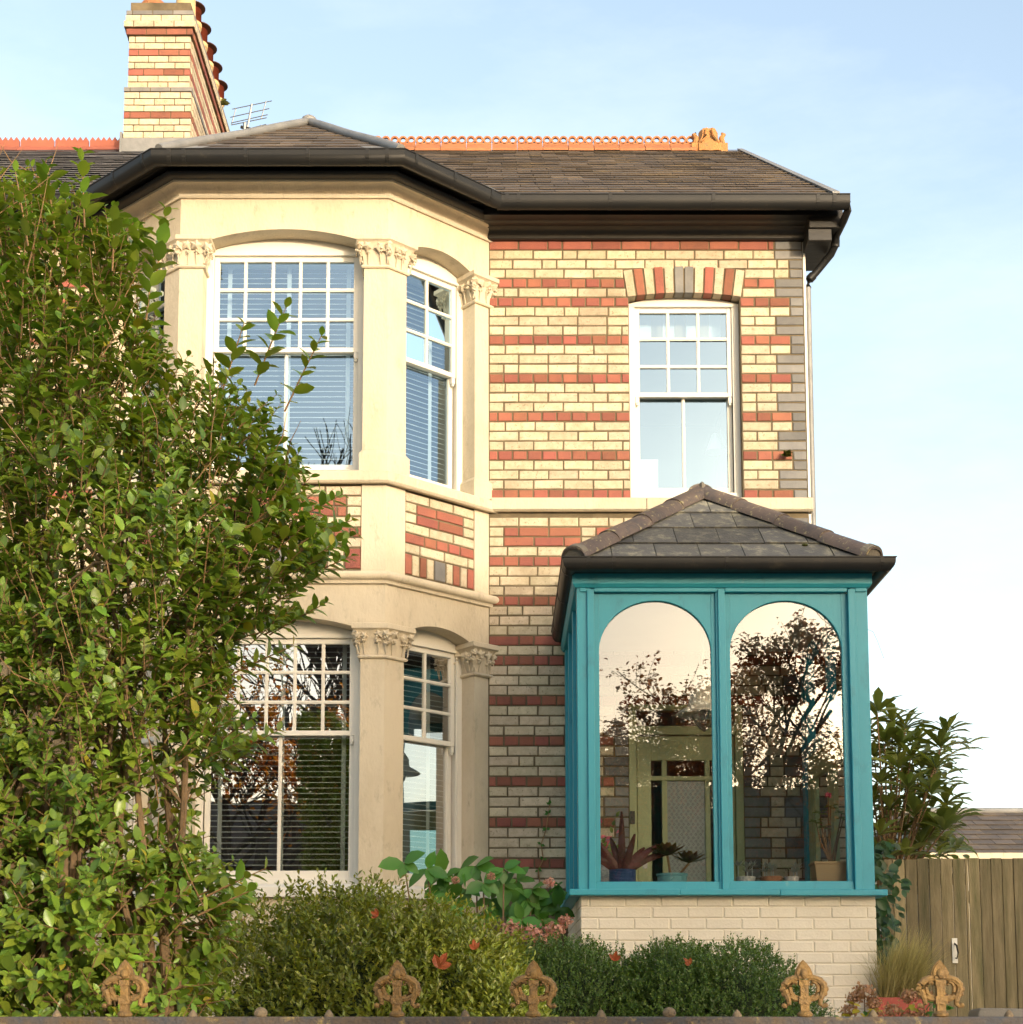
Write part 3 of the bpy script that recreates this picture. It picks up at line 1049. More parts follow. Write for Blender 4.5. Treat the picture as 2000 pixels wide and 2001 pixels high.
# main wall cornice: lower moulding, upper moulding, fascia
def mainpath(d):
    # starts on the bay cornice, runs to the right corner
    x0 = baypath(d)[3].x if d < .5 else 0
    x0 = -0.063 - d * 0.40 + (d * 0.0)
    return [Vector((x0 + .36 * d, -d)), Vector((XE + d * .55, -d))]


def mainsweep(mb, prof, xa=-0.10, xb=None):
    xb = (lambda d: XE + d * .35) if xb is None else xb
    mb.loft([[(xa, -d, z) for d, z in prof], [(xb(d), -d, z) for d, z in prof]])


low = [(-.02, 7.905), (.035, 7.905), (.045, 7.915)] + [(.045 + .055 * (1 - math.cos(t)), 7.915 + .06 * math.sin(t)) for t in np.linspace(.2, PI / 2, 6)] + [(.112, 7.982), (-.02, 7.982)]
mainsweep(m, low)
up = [(-.02, 7.9825), (.115, 7.9825)] + [(.150 + .055 * math.sin(t), 8.02 - .035 * math.cos(t)) for t in np.linspace(0, PI, 9)] + [(.17, 8.06), (.17, 8.075), (-.02, 8.075)]
mainsweep(m, [(d, z - .002) for d, z in up])
eb = m.build('eaves_board', 'black_wood', house, smooth=True)
m = MB()
m.box(2.51, 2.70, -.22, .30, 7.80, 7.90)
m.box(2.515, 2.79, -.24, .31, 7.90, 8.05)
m.build('eaves_box', 'black_wood', house, bevel=.006)
# bay: black roll cornice + soffit
m = MB()
roll = [(-.02, 7.996), (.10, 7.996)] + [(.115 + .06 * math.sin(t), 8.026 - .030 * math.cos(t)) for t in np.linspace(0, PI, 9)] + [(.12, 8.06), (-.02, 8.06)]
sweep(m, [(d, z - .0) for d, z in roll], lambda d: baypath(d, -.03))
m.build('bay_eaves_roll', 'black_gloss', house, smooth=True)
m = MB()
fas = [(-.02, 8.061), (.20, 8.061), (.29, 7.99 + .05), (.30, 8.04), (.30, 8.10), (-.02, 8.10)]
sweep(m, fas, lambda d: baypath(d, -.03))
m.build('bay_fascia', 'black_gloss', house)
m = MB()
m.box(-.1, XE + .14, -.27, -.17, 7.99, 8.09)
m.build('fascia', 'black_gloss', house)


def gutter(mb, line, r=0.055, deep=.085, zr=ZG, wall=.004):
    """line(d) gives plan points of an offset; section centred on offset 0"""
    sec = [(-r, 0)] + [(-r * math.cos(t), -deep * math.sin(t) ** .75) for t in np.linspace(0.25, PI - .25, 10)] + [(r, 0), (r + .006, .004), (r + .006, .010), (r - wall, .010)]
    sec += [(-(-(r - wall)) * math.cos(t) * 1, -(deep - wall) * math.sin(t) ** .75) for t in np.linspace(0.25, PI - .25, 10)] + [(-r + wall, .008), (-r, .008)]
    cols = [line(d) for d, z in sec]
    loops = [[(cols[j][i][0], cols[j][i][1], zr + sec[j][1]) for j in range(len(sec))] for i in range(len(cols[0]))]
    mb.loft(loops, True, True)


m = MB()
GO = 0.345
gutter(m, lambda d: baypath(GO + d, -.40 - d * 0.0), deep=.095)
bg_ = m.build('gutter', 'black_gutter', house, smooth=True)
m = MB()
gx0 = baypath(GO, -.40)[3].x
gutter(m, lambda d: [Vector((gx0 + .0, -.385 - d)), Vector((2.805, -.385 - d))], deep=.095)
mg = m.build('gutter', 'black_gutter', house, smooth=True)
# brackets and unions
def gbrack(parent, p, u, n, w_=.014, deep=.10, r=.060):
    b_ = MB()
    sec = [(-r * math.cos(t), -deep * math.sin(t) ** .75) for t in np.linspace(0, PI, 12)]
    for s in (-1, 1): pass
    lo = [[(p.x + u.x * s + n.x * d, p.y + u.y * s + n.y * d, ZG + .004 + z) for d, z in sec] for s in (-w_, w_)]
    lo2 = [[(p.x + u.x * s + n.x * d * .9, p.y + u.y * s + n.y * d * .9, ZG + .004 + z * .93) for d, z in sec] for s in (-w_, w_)]
    b_.loft([lo[0], lo[1], lo2[1], lo2[0], lo[0]], False, False)
    b_.build('gutter_bracket', 'black_gutter', parent)


bp_ = baypath(GO, -.40)
for i in range(3):
    a, b = bp_[i], bp_[i + 1]
    u = (b - a).normalized()
    n = Vector((u.y, -u.x))
    for f in ([.06, .12, .37, .62, .86, .94] if i == 1 else [.1, .5, .9]):
        gbrack(bg_, a + (b - a) * f, u, n)
for x in (gx0 + .08, gx0 + .17, .9, 1.72, 2.55, 2.68):
    gbrack(mg, Vector((x, -.385)), Vector((1, 0)), Vector((0, -1)))
# gutter end: return, hopper bend and downpipe on the right
m = MB()
m.tube([(2.79, -.385, ZG - .03), (2.80, -.36, ZG - .09), (2.785, -.28, ZG - .13), (2.765, -.10, ZG - .16), (2.765, -.05, ZG - .22), (2.74, 0.0, ZG - .27), (2.62, .04, ZG - .41), (2.565, .05, ZG - .465), (2.553, .05, ZG - .53)], .031, 12)
m.tube([(2.765, -.06, ZG - .18), (2.765, -.045, ZG - .23)], .037, 12)
m.tube([(2.60, .045, ZG - .43), (2.57, .05, ZG - .46)], .037, 12)
m.build('downpipe', 'black_gutter', house, smooth=True)
m = MB()
m.tube([(2.553, .05, ZG - .535), (2.553, .05, 1.05)], .026, 12)
m.build('downpipe', 'lead', house, smooth=True)
m = MB()
m.box(XR + .002, XR + .022, -.006, .02, 5.74, 7.9)
m.box(XR + .002, XR + .022, -.006, .02, 4.6, 5.60)
m.build('corner_strip', 'white_paint', house)


# ------------------------------------------------------------------ roofs
def clip_convex(poly, clip):
    out = poly
    for k in range(len(clip)):
        a, b = clip[k], clip[(k + 1) % len(clip)]
        ins = lambda p: (b[0] - a[0]) * (p[1] - a[1]) - (b[1] - a[1]) * (p[0] - a[0]) >= -1e-9
        res = []
        for i in range(len(out)):
            p, q = out[i], out[(i + 1) % len(out)]
            ip, iq = ins(p), ins(q)
            if ip: res.append(p)
            if ip != iq:
                dx, dy = q[0] - p[0], q[1] - p[1]
                ex, ey = b[0] - a[0], b[1] - a[1]
                den = dx * ey - dy * ex
                if abs(den) > 1e-12:
                    t = ((a[0] - p[0]) * ey - (a[1] - p[1]) * ex) / den
                    res.append((p[0] + dx * t, p[1] + dy * t))
        out = res
        if len(out) < 3: return []
    return out


def lay_slates(O, U, V, clip, wd, gauge, parent, mat, nmax=300, name='slate', minarea=.004, lift=.011, thick=.007, skew=0.0, vis=None):
    """clip: convex CCW polygon in (u, v); rows from the eave up. The first nmax slates are objects, the rest one part."""
    O, U, V = Vector(O), Vector(U).normalized(), Vector(V).normalized()
    N = U.cross(V).normalized()
    us, vs_ = [p[0] for p in clip], [p[1] for p in clip]
    rows = int((max(vs_) - min(vs_)) / gauge) + 1
    rest = MB()
    cnt = 0
    for r in range(rows):
        v0 = min(vs_) + r * gauge
        x = min(us) - wd * (0.5 if r % 2 else 0) - random.uniform(0, .03)
        while x < max(us):
            g = random.uniform(.0015, .004)
            jv = random.uniform(-.004, .004)
            q = clip_convex([(x + g, v0 + jv), (x + wd - g, v0 + jv), (x + wd - g, v0 + gauge * 1.12), (x + g, v0 + gauge * 1.12)], clip)
            x += wd
            if len(q) < 3: continue
            ar = abs(sum(q[i][0] * q[(i + 1) % len(q)][1] - q[(i + 1) % len(q)][0] * q[i][1] for i in range(len(q)))) / 2
            if ar < minarea: continue
            jl = random.uniform(-.002, .003)
            def P(a, b, h):
                s = (b - v0) / gauge
                return O + U * a + V * b + N * (h + (lift + jl) * (1 - s) + .003)
            if vis is None or vis(O + U * q[0][0] + V * q[0][1]):
                tgt = MB() if cnt < nmax else rest
                tgt.prism(q, 0, thick, P)
                if tgt is not rest:
                    tgt.build(name, mat, parent)
                    cnt += 1
            else:
                rest.prism(q, 0, thick, P)
    if rest.v:
        o = rest.build(name + '_courses', mat, parent)
        o['kind'] = 'stuff'


RY, RZ = 4.2, 11.17
EY, EZ = -.355, 8.10
GX = 2.69
sl = math.hypot(RY - EY, RZ - EZ)
Vd = Vector((0, RY - EY, RZ - EZ)).normalized()
m = MB()
x0r = -3.95
m.add([(x0r, EY, EZ), (GX, EY, EZ), (GX, RY, RZ), (x0r, RY, RZ), (x0r, 2 * RY - EY, EZ), (GX, 2 * RY - EY, EZ),
       (x0r, EY, EZ - .06), (GX, EY, EZ - .06), (GX, RY, RZ - .12), (x0r, RY, RZ - .12), (x0r, 2 * RY - EY, EZ - .06), (GX, 2 * RY - EY, EZ - .06)],
      [(0, 1, 2, 3), (3, 2, 5, 4), (6, 9, 8, 7), (9, 10, 11, 8), (0, 6, 7, 1), (1, 7, 8, 2), (2, 8, 11, 5), (4, 5, 11, 10), (0, 3, 9, 6), (3, 4, 10, 9)])
roof = m.build('roof', 'slate', house)
lay_slates((0, EY, EZ), (1, 0, 0), Vd, [(-3.35, 0.0), (GX + .015, 0.0), (GX + .015, sl - .03), (-3.35, sl - .03)], .285, .235, roof, 'slate', 300, vis=lambda p: p.x > -.7)
# lead verge on the right edge
m = MB()
for (a, b) in ((0, 1), (1, 2)):
    pass
m.add([(GX + .016, EY - .01, EZ - .05), (GX + .05, EY - .01, EZ - .05), (GX + .05, EY - .01, EZ + .035), (GX - .01, EY - .01, EZ + .035),
       (GX + .016, RY, RZ - .05), (GX + .05, RY, RZ - .05), (GX + .05, RY, RZ + .035), (GX - .01, RY, RZ + .035)],
      [(0, 1, 2, 3), (7, 6, 5, 4), (3, 2, 6, 7), (1, 5, 6, 2), (0, 4, 5, 1), (0, 3, 7, 4)])
m.build('verge', 'lead', house)

# ridge crest tiles with pierced rings
def ring(mb, cx, cz, ro, ri, y0, y1, n=20):
    loops = []
    for (r_, y) in ((ro, y0), (ro, y1), (ri, y1), (ri, y0), (ro, y0)):
        loops.append([(cx + r_ * math.cos(k * 2 * PI / n), y, cz + r_ * math.sin(k * 2 * PI / n)) for k in range(n)])
    mb.loft(loops, True, False)


TLN = 0.283
m = MB()
hw = TLN / 2 - .003
m.add([(-hw, -.16, -.10), (hw, -.16, -.10), (hw, -.015, .03), (-hw, -.015, .03), (-hw, .16, -.10), (hw, .16, -.10), (hw, .015, .03), (-hw, .015, .03),
       (-hw, -.16, -.125), (hw, -.16, -.125), (hw, .16, -.125), (-hw, .16, -.125)],
      [(0, 1, 2, 3), (5, 4, 7, 6), (3, 2, 6, 7), (8, 9, 1, 0), (4, 5, 10, 11), (0, 3, 7, 4, 11, 8), (1, 9, 10, 5, 6, 2)])
m.box(-hw, hw, -.016, .016, .0, .045)
for k in (-1, 0, 1):
    ring(m, k * hw * .665, .083, .0475, .0285, -.016, .016)
ridge_me = m.mesh('ridge_tile', 'terracotta', smooth=True)
x = 1.90 - TLN / 2
while x > -3.3:
    inst('ridge_tile', ridge_me, roof, (x + .31, RY, RZ + .045), (random.uniform(-.015, .015), random.uniform(-.006, .006), 0))
    x -= TLN
# finial: a hood-like acroterion at the ridge end
m = MB()
fx = 2.36
prof = [(.00, 0.0, .26), (.05, .02, .25), (.10, .06, .17), (.13, .14, .13), (.125, .19, .11), (.09, .225, .085), (.05, .24, .06)]
def hood(sx, zz):
    pass
loops = []
for (z_, wx, wy) in ((-.10, .165, .17), (.0, .165, .15), (.04, .15, .12), (.09, .115, .10), (.14, .10, .09), (.19, .10, .085), (.215, .088, .07), (.228, .055, .045)):
    lp = []
    for k in range(20):
        a = k * 2 * PI / 20
        rr = 1 + .09 * math.cos(6 * a)
        cx_ = math.copysign(abs(math.cos(a)) ** .7, math.cos(a)) * wx * rr
        cy_ = math.copysign(abs(math.sin(a)) ** .7, math.sin(a)) * wy * rr
        lp.append((fx + cx_, RY + cy_, RZ + z_ + .02))
    loops.append(lp)
m.loft(loops)
for s in (-1, 1):
    m.tube([(fx + s * .155, RY - .05, RZ + .05), (fx + s * .14, RY - .06, RZ + .12), (fx + s * .165, RY - .05, RZ + .165), (fx + s * .145, RY - .04, RZ + .19)], [.03, .03, .026, .012], 8)
    m.tube([(fx + s * .03, RY - .105, RZ + .21), (fx + s * .04, RY - .12, RZ + .12), (fx + s * .10, RY - .14, RZ + .02)], [.012, .016, .018], 6)
m.box(fx - .2, fx + .2, -.12 + RY, .12 + RY, RZ - .08, RZ + .03)
m.build('ridge_finial', 'terracotta_weathered', house, smooth=True)

# bay roof: three slopes with lead hips meeting in a peak
gz = 8.09
E_ = [Vector((p.x, p.y, gz)) for p in baypath(.30, .05)]
PK = Vector((-1.655, 0.78, 9.385))
BK = Vector((-1.655, (9.385 - EZ) / (RZ - EZ) * (RY - EY) + EY + .3, 9.385))
m = MB()
Lb = Vector((E_[0].x - .05, .25, 8.45))
Rb = Vector((E_[3].x + .05, .25, 8.45))
m.add([E_[0], E_[1], E_[2], E_[3], PK, BK, Lb, Rb], [(1, 2, 4), (2, 3, 4), (0, 1, 4), (3, 7, 5, 4), (6, 0, 4, 5)])
broof = m.build('bay_roof', 'slate', house)
fu = (E_[2] - E_[1])
fv = PK - (E_[1] + E_[2]) / 2
Lu, Lv = fu.length, fv.length
lay_slates(E_[1], fu, fv, [(0, 0), (Lu, 0), (Lu / 2, Lv)], .25, .20, broof, 'slate', 120, lift=.009)
for (A_, B_) in ((E_[2], E_[3]), (E_[0], E_[1])):
    su = B_ - A_
    un = su.normalized()
    pk = PK - A_
    pu = pk.dot(un)
    sv = pk - un * pu
    lay_slates(A_, su, sv, [(0, 0), (su.length, 0), (pu, sv.length)], .25, .20, broof, 'slate', 0, lift=.009)
m = MB()
def leadroll(mb, a, b, r=.035):
    a, b = Vector(a), Vector(b)
    pts = [a + (b - a) * t + Vector((0, 0, .02 + .004 * math.sin(t * 9))) for t in np.linspace(0, 1, 9)]
    mb.tube(pts, r, 10)
    # side wings
for (a, b) in ((E_[1], PK), (E_[2], PK)):
    m_ = MB()
    leadroll(m_, a + Vector((0, 0, .02)), b + Vector((0, 0, .02)), .036)
    # lead apron on the front slope
    d_ = (Vector(a) - PK).normalized()
    inw = (((E_[1] + E_[2]) / 2) - Vector(a)).normalized()
    nn = fu.cross(fv).normalized() * .022
    m_.add([Vector(a) + nn, PK + nn, PK + nn + inw * .02 - Vector((0, 0, .05)), Vector(a) + nn + inw * .20], [(0, 1, 2, 3)])
    m_.build('lead_hip', 'lead', broof, smooth=True)
m = MB()
m.sphere(PK + Vector((0, 0, .05)), .06, 10, 6, (1.2, 1, .8))
m.build('lead_cap', 'lead', broof, smooth=True)
for s, a in ((1, E_[3]), (-1, E_[0])):
    m = MB()
    gj = baypath(GO - .04, -.36)[3 if s > 0 else 0]
    gk = baypath(GO - .04, -.75)[3 if s > 0 else 0]
    p0 = Vector((gk.x, -.75, 8.075))
    p1 = Vector((gj.x, -.36, 8.085))
    leadroll(m, p0, p1, .04)
    m.add([p0 + Vector((0, .02, .03)), p1 + Vector((0, .02, .02)), p1 + Vector((-s * .10, .25, .19)), p0 + Vector((-s * .10, .25, .21))], [(0, 1, 2, 3)])
    m.build('valley_lead', 'lead', broof, smooth=True)
# window clutter in the bedroom: box and a desk lamp

# ------------------------------------------------------------------ chimney
ch = MB()
CY0, CY1 = 3.85, 6.25
cxL, cxR = -4.05, -3.365
def ring_box(mb, x0, x1, y0, y1, z0, z1): mb.box(x0, x1, y0, y1, z0, z1)
CB = 10.95
# levels: (z0, z1, outset)
ZC0 = 11.10
cc = 0.0766
ch.box(cxL + .012, cxR - .012, CY0 + .012, CY1, 9.8, ZC0 + 21 * cc)
chim = ch.build('chimney', 'mortar', house)
levels = []
pat = ['c', 'c', 'c', 'r', 'c', 'c', 'c', 'b', 'c', 'c', 'r', 'c', 'c', 'r', 'c', 'c', 'R', 'C', 'D', 'T']
z = ZC0
side = MB()
sides = {'cream_brick': MB(), 'red_brick': MB(), 'blue_brick': MB()}
for k, p in enumerate(pat):
    out = 0.0
    if k < 7: out = .028
    if p == 'b': out = .034
    if p == 'R': out = .025
    if p == 'C': out = .05
    if p == 'D': out = .035
    if p == 'T': out = .03
    mat = {'c': 'cream_brick', 'C': 'cream_brick', 'D': 'cream_brick', 'r': 'red_brick', 'R': 'red_brick', 'b': 'blue_brick', 'T': 'blue_brick'}[p]
    h = cc * (.75 if p in 'bT' else 1.0)
    x = cxL - out
    xe = cxR + out
    off = [0.0, .11, .05, .15][k % 4]
    first = True
    core = MB()
    while x < xe - .02:
        L = .222
        if first: L = .222 - off
        first = False
        if x + L > xe - .06: L = xe - x
        o = MB().box(x + .005, x + L - .005, CY0 - out, CY0 - out + .09, z + .005, z + h - .005)
        o.build(NAMES[mat], mat, chim, bevel=.003)
        x += L
    y = CY0 - out + (.095)
    first = True
    while y < CY1:
        L = .222 if not first else .11 + off * .5
        first = False
        e = min(y + L, CY1 + out)
        sides[mat].box(xe - .06, xe + random.uniform(-.001, .001), y + .005, e - .005, z + .005, z + h - .005)
        sides[mat].box(cxL - out, cxL - out + .06, y + .005, e - .005, z + .005, z + h - .005)
        y += L
    if out > 0:
        core.box(cxL - out + .01, cxR + out - .01, CY0 - out + .01, CY1 + out - .01, z + .003, z + h - .003)
        core.build('mortar_bed', 'mortar', chim)
    z += h
ZT = z
for mt, sm in sides.items():
    o = sm.build(mt + 'work', mt, chim)
    o['kind'] = 'stuff'
# flaunching
m = MB()
m.loft([[(cxL - .02, CY0 - .02, ZT), (cxR + .02, CY0 - .02, ZT), (cxR + .02, CY1, ZT), (cxL - .02, CY1, ZT)], [(cxL + .06, CY0 + .06, ZT + .022), (cxR - .06, CY0 + .06, ZT + .022), (cxR - .06, CY1 - .06, ZT + .022), (cxL + .06, CY1 - .06, ZT + .022)]])
m.build('flaunching', 'cement', chim)
m = MB()
m.box(cxL - .05, cxR + .035, CY0 - .04, CY0 - .001, ZC0 - .16, ZC0 - .004)
m.box(cxL - .055, cxL - .031, CY0 - .05, CY1, ZC0 - .17, ZC0 + .06)
m.build('flashing', 'lead', chim)


def pot(x, y, kind):
    p = MB()
    z0 = ZT + .01
    if kind == 'tall':
        p.lathe([(.125, z0), (.125, z0 + .05), (.112, z0 + .07), (.105, z0 + .42), (.118, z0 + .44), (.118, z0 + .50), (.104, z0 + .52), (.085, z0 + .52)], x, y, 20)
        p.build('chimney_pot', 'buff_clay', chim, smooth=True)
    elif kind == 'cowl':
        p.lathe([(.115, z0), (.115, z0 + .04), (.098, z0 + .06), (.092, z0 + .20), (.106, z0 + .215), (.106, z0 + .26), (.08, z0 + .27)], x, y, 18)
        po = p.build('chimney_pot', 'buff_clay', chim, smooth=True)
        c = MB()
        for q in range(6):
            zz = z0 + .27 + q * .03
            c.lathe([(.075, zz), (.10, zz + .008), (.075, zz + .026)], x, y, 16)
        c.build('cowl', 'red_ridge', chim, smooth=True)
        MB().lathe([(.10, z0 + .45), (.14, z0 + .458), (.142, z0 + .466), (.10, z0 + .48), (.02, z0 + .492)], x, y, 20).build('cowl_cap', 'brown_cap', chim, smooth=True)
    else:
        p.lathe([(.10, z0), (.10, z0 + .03), (.135, z0 + .06), (.14, z0 + .08), (.11, z0 + .085)], x, y, 18)
        p.lathe([(.09, z0 + .085), (.09, z0 + .16)], x, y, 16)
        for q in range(6):
            a = q * PI / 3 + .3
            p.tube([(x + .125 * math.cos(a), y + .125 * math.sin(a), z0 + .07), (x + .135 * math.cos(a), y + .135 * math.sin(a), z0 + .17)], .022, 6)
        p.lathe([(.15, z0 + .15), (.155, z0 + .18), (.13, z0 + .22), (.09, z0 + .24), (.07, z0 + .24)], x, y, 18)
        p.build('chimney_pot', 'terracotta', chim, smooth=True)


pot(cxL + .22, CY0 + .22, 'low')
pot(cxR - .115, CY0 + .24, 'tall')
for k in range(5):
    pot(cxR - .115, CY0 + .62 + k * .37, 'cowl')
pot(cxL + .2, CY0 + .9, 'tall')

# weeds on the stack and on the wall
def tuft(name, loc, out, s, n, label, cat, mat='fern'):
    t = thing(name, loc, label, cat)
    m = MB()
    for k in range(n):
        d = (Vector(out) + Vector((random.uniform(-.8, .8), random.uniform(-.5, .1), random.uniform(-.4, .9)))).normalized()
        sd = d.cross(Vector((0, 0, 1))).normalized() * s * .10
        p = Vector(loc)
        q = p + d * s * random.uniform(.6, 1.1)
        mid = (p + q) / 2 + Vector((0, 0, .12 * s))
        m.add([p, mid + sd, q - Vector((0, 0, .15 * s)), mid - sd], [(0, 1, 2), (0, 2, 3)])
    m.build('fronds', mat, t)


tuft('fern', (*[WX(1535, 888, 0)], -.012, WZ(893, 0)), (0, -1, .1), .09, 46, 'small fern rooted in the blue brick corner beside the upstairs window', 'fern')
tuft('weed', (cxR + .06, CY0 + 1.5, ZT - .16), (1, -.3, .3), .12, 40, 'green weed growing from the side of the chimney stack', 'weed')

# ------------------------------------------------------------------ television aerials
def aerial(name, base, height, yaw, label, nel, L):
    t = thing(name, base, label, 'aerial')
    b = Vector(base)
    m = MB()
    m.tube([b, b + Vector((0, 0, height))], .022, 8)
    m.build('mast', 'steel', t)
    top = b + Vector((0, 0, height - .03))
    u = Vector((math.cos(yaw), math.sin(yaw), .12))
    v = Vector((-math.sin(yaw), math.cos(yaw), 0))
    m = MB()
    m.tube([top - u * L * .4, top + u * L * .6], .012, 6)
    m.build('boom', 'steel', t)
    for k in range(nel):
        p = top + u * L * (-.35 + .95 * k / (nel - 1))
        m = MB()
        for dz in ((-.10, .10) if k == 0 else (0,)):
            m.tube([p - v * .17 + Vector((0, 0, dz)), p + v * .17 + Vector((0, 0, dz))], .005, 5)
        m.build('element', 'steel', t)
    m = MB()
    m.tube([top + Vector((0, 0, -.02)) - u * .05, top + Vector((0, 0, .05)) + u * .03], .03, 8)
    m.build('clamp', 'dark_metal', t)


ax, az = wp(478, 262, 6.6)
t = thing('television_aerial', (ax, 6.6, az - .5), 'metal television aerial rising behind the bay roof beside the chimney', 'aerial')
m = MB(); m.tube([(ax, 6.6, az - .5), (ax, 6.6, az + .15)], .024, 8); m.build('mast', 'steel', t)
m = MB(); m.tube([(ax - .05, 6.6, az + .10), (ax + .62, 6.62, az - .06)], .02, 6); m.build('boom', 'dark_metal', t)
def el(p0, p1, r=.006):
    a_, b_ = wp(p0[0], p0[1], 6.6), wp(p1[0], p1[1], 6.6)
    MB().tube([(a_[0], 6.6, a_[1]), (b_[0], 6.62, b_[1])], r, 5).build('element', 'steel', t)
for (p0, p1) in (((454, 213), (531, 195)), ((450, 229), (526, 210)), ((452, 240), (523, 222)), ((452, 244), (521, 228)), ((487, 251), (520, 241)), ((490, 256), (521, 250)), ((453, 258), (520, 245)), ((461, 212), (452, 241)), ((520, 197), (510, 230)), ((510, 243), (512, 254))):
    el(p0, p1)
a_, b_ = wp(492, 202, 6.6), wp(482, 258, 6.6)
MB().tube([(a_[0], 6.61, a_[1]), (b_[0], 6.61, b_[1])], .014, 6).build('element', 'steel', t)

# ------------------------------------------------------------------ next-door house (left)
nb = thing('neighbour_house', (-8, 4, 1.0), 'adjoining house at the far left with grey slate roof and toothed red ridge', 'house')
m = MB()
m.box(-12, XL - 3.17, 0.0, .25, 1.0, 7.92)
nw = m.build('front_wall', 'mortar', nb)
for k in range(36):
    z = ZR - CH * k
    red = k in (0, 4, 6, 10, 14, 18, 22, 26)
    x0, x1 = -4.7, -3.25
    x = x0
    while x < x1 - .02:
        L = HEAD if red and k else STRET
        if x == x0: L = random.uniform(.1, .24)
        if x + L > x1 - .05: L = x1 - x
        put_brick(nw, x + L / 2, 0, z, L, CH - JT, 'red_brick' if red else 'cream_brick')
        x += L
m = MB()
m.add([(-12, EY, EZ), (-3.96, EY, EZ), (-3.96, RY, RZ - .02), (-12, RY, RZ - .02), (-12, 8.75, EZ), (-3.96, 8.75, EZ)], [(0, 1, 2, 3), (3, 2, 5, 4)])
nroof = m.build('roof', 'slate_neighbour', nb)
lay_slates((0, EY, EZ), (1, 0, 0), Vd, [(-5.9, .0), (-2.55, .0), (-2.2, 1.2), (-3.0, 4.0), (-3.98, sl - .25), (-5.9, sl - .25)], .29, .235, nroof, 'slate_neighbour', 290, lift=.017)
m = MB()
hw = .19
m.add([(-hw, -.15, -.10), (hw, -.15, -.10), (hw, -.012, .02), (-hw, -.012, .02), (-hw, .15, -.10), (hw, .15, -.10), (hw, .012, .02), (-hw, .012, .02)], [(0, 1, 2, 3), (5, 4, 7, 6), (3, 2, 6, 7), (0, 3, 7, 4), (1, 5, 6, 2), (0, 4, 5, 1)])
pl = [(-hw + .004, .0), (hw - .004, .0), (hw - .004, .09)]
for k in range(5, -1, -1):
    c = -hw + .004 + (k + .5) * (2 * hw - .008) / 6
    pl.append((c, .135))
    pl.append((c - (hw - .004) / 6, .09))
m.prism(pl[:-1] + [(-hw + .004, .09)], -.014, .014, lambda a, b, h: (a, h, b))
tme = m.mesh('ridge_tile', 'red_ridge')
x = -4.35
while x > -6.4:
    inst('ridge_tile', tme, nroof, (x, RY, RZ + .03), (random.uniform(-.02, .02), 0, 0))
    x -= .386
m = MB()
gutter(m, lambda d: [Vector((-12, -.385 - d)), Vector((baypath(GO, -.40)[0].x, -.385 - d))], deep=.095)
m.build('gutter', 'black_gutter', nb, smooth=True)
m = MB()
mb_ = [(d, z) for d, z in low]
m.loft([[(-12, -d, z) for d, z in low], [(-3.2, -d, z) for d, z in low]])
m.loft([[(-12, -d, z - .002) for d, z in up], [(-3.2, -d, z - .002) for d, z in up]])
m.build('eaves_board', 'black_wood', nb, smooth=True)

# ------------------------------------------------------------------ front door (in the house wall)
dx0, dx1, dz1 = DOOR[0], DOOR[1], DOOR[3]
m = MB()
ztr = 3.872
m.box(dx0, dx0 + .06, -.005, .10, 1.6, dz1)
m.box(dx1 - .06, dx1, -.005, .10, 1.6, dz1)
m.box(dx0 + .06, dx1 - .06, -.005, .10, ztr - .07, ztr)
m.box(dx0 + .06, dx1 - .06, -.004, .10, dz1 - .05, dz1)
m.box(dx0, dx1, .0, .12, 1.6, 1.64)
dfr = m.build('door_frame', 'green_paint', house, bevel=.004)
MB().add([(dx0 + .06, .05, ztr), (dx1 - .06, .05, ztr), (dx1 - .06, .05, dz1 - .05), (dx0 + .06, .05, dz1 - .05)], [(0, 1, 2, 3)]).build('fanlight', 'glass_porch', dfr)
a, b = dx0 + .065, dx1 - .065
zA = [1.645, 1.85, 2.60, 2.68, 3.42, 3.47, 3.60, 3.795]
m = MB()
st = .11
xs = [a, a + st, a + st + .085, a + st + .125, b - st - .125, b - st - .085, b - st, b]
yf, yb = .02, .065
m.box(a, a + st, yf, yb, zA[0], zA[7])
m.box(b - st, b, yf, yb, zA[0], zA[7])
for (z0_, z1_) in ((1.645, 1.85), (2.55, 2.64), (3.44, 3.475), (3.60, 3.795)):
    m.box(a + st, b - st, yf + .001, yb, z0_, z1_)
for x in (xs[2], xs[4]):
    m.box(x, x + .04, yf + .0005, yb, 2.64, 3.44)
    m.box(x, x + .04, yf + .0005, yb, 3.475, 3.60)
m.box(a + st + .14, b - st - .14, yf + .02, yb, 1.85, 2.55)
door = m.build('front_door', 'green_paint', house, bevel=.003)
m = MB(); m.add([(xs[3], .045, 2.64), (xs[4], .045, 2.64), (xs[4], .045, 3.44), (xs[3], .045, 3.44)], [(0, 1, 2, 3)])
fp = m.build('frosted_pane', 'frosted', door)
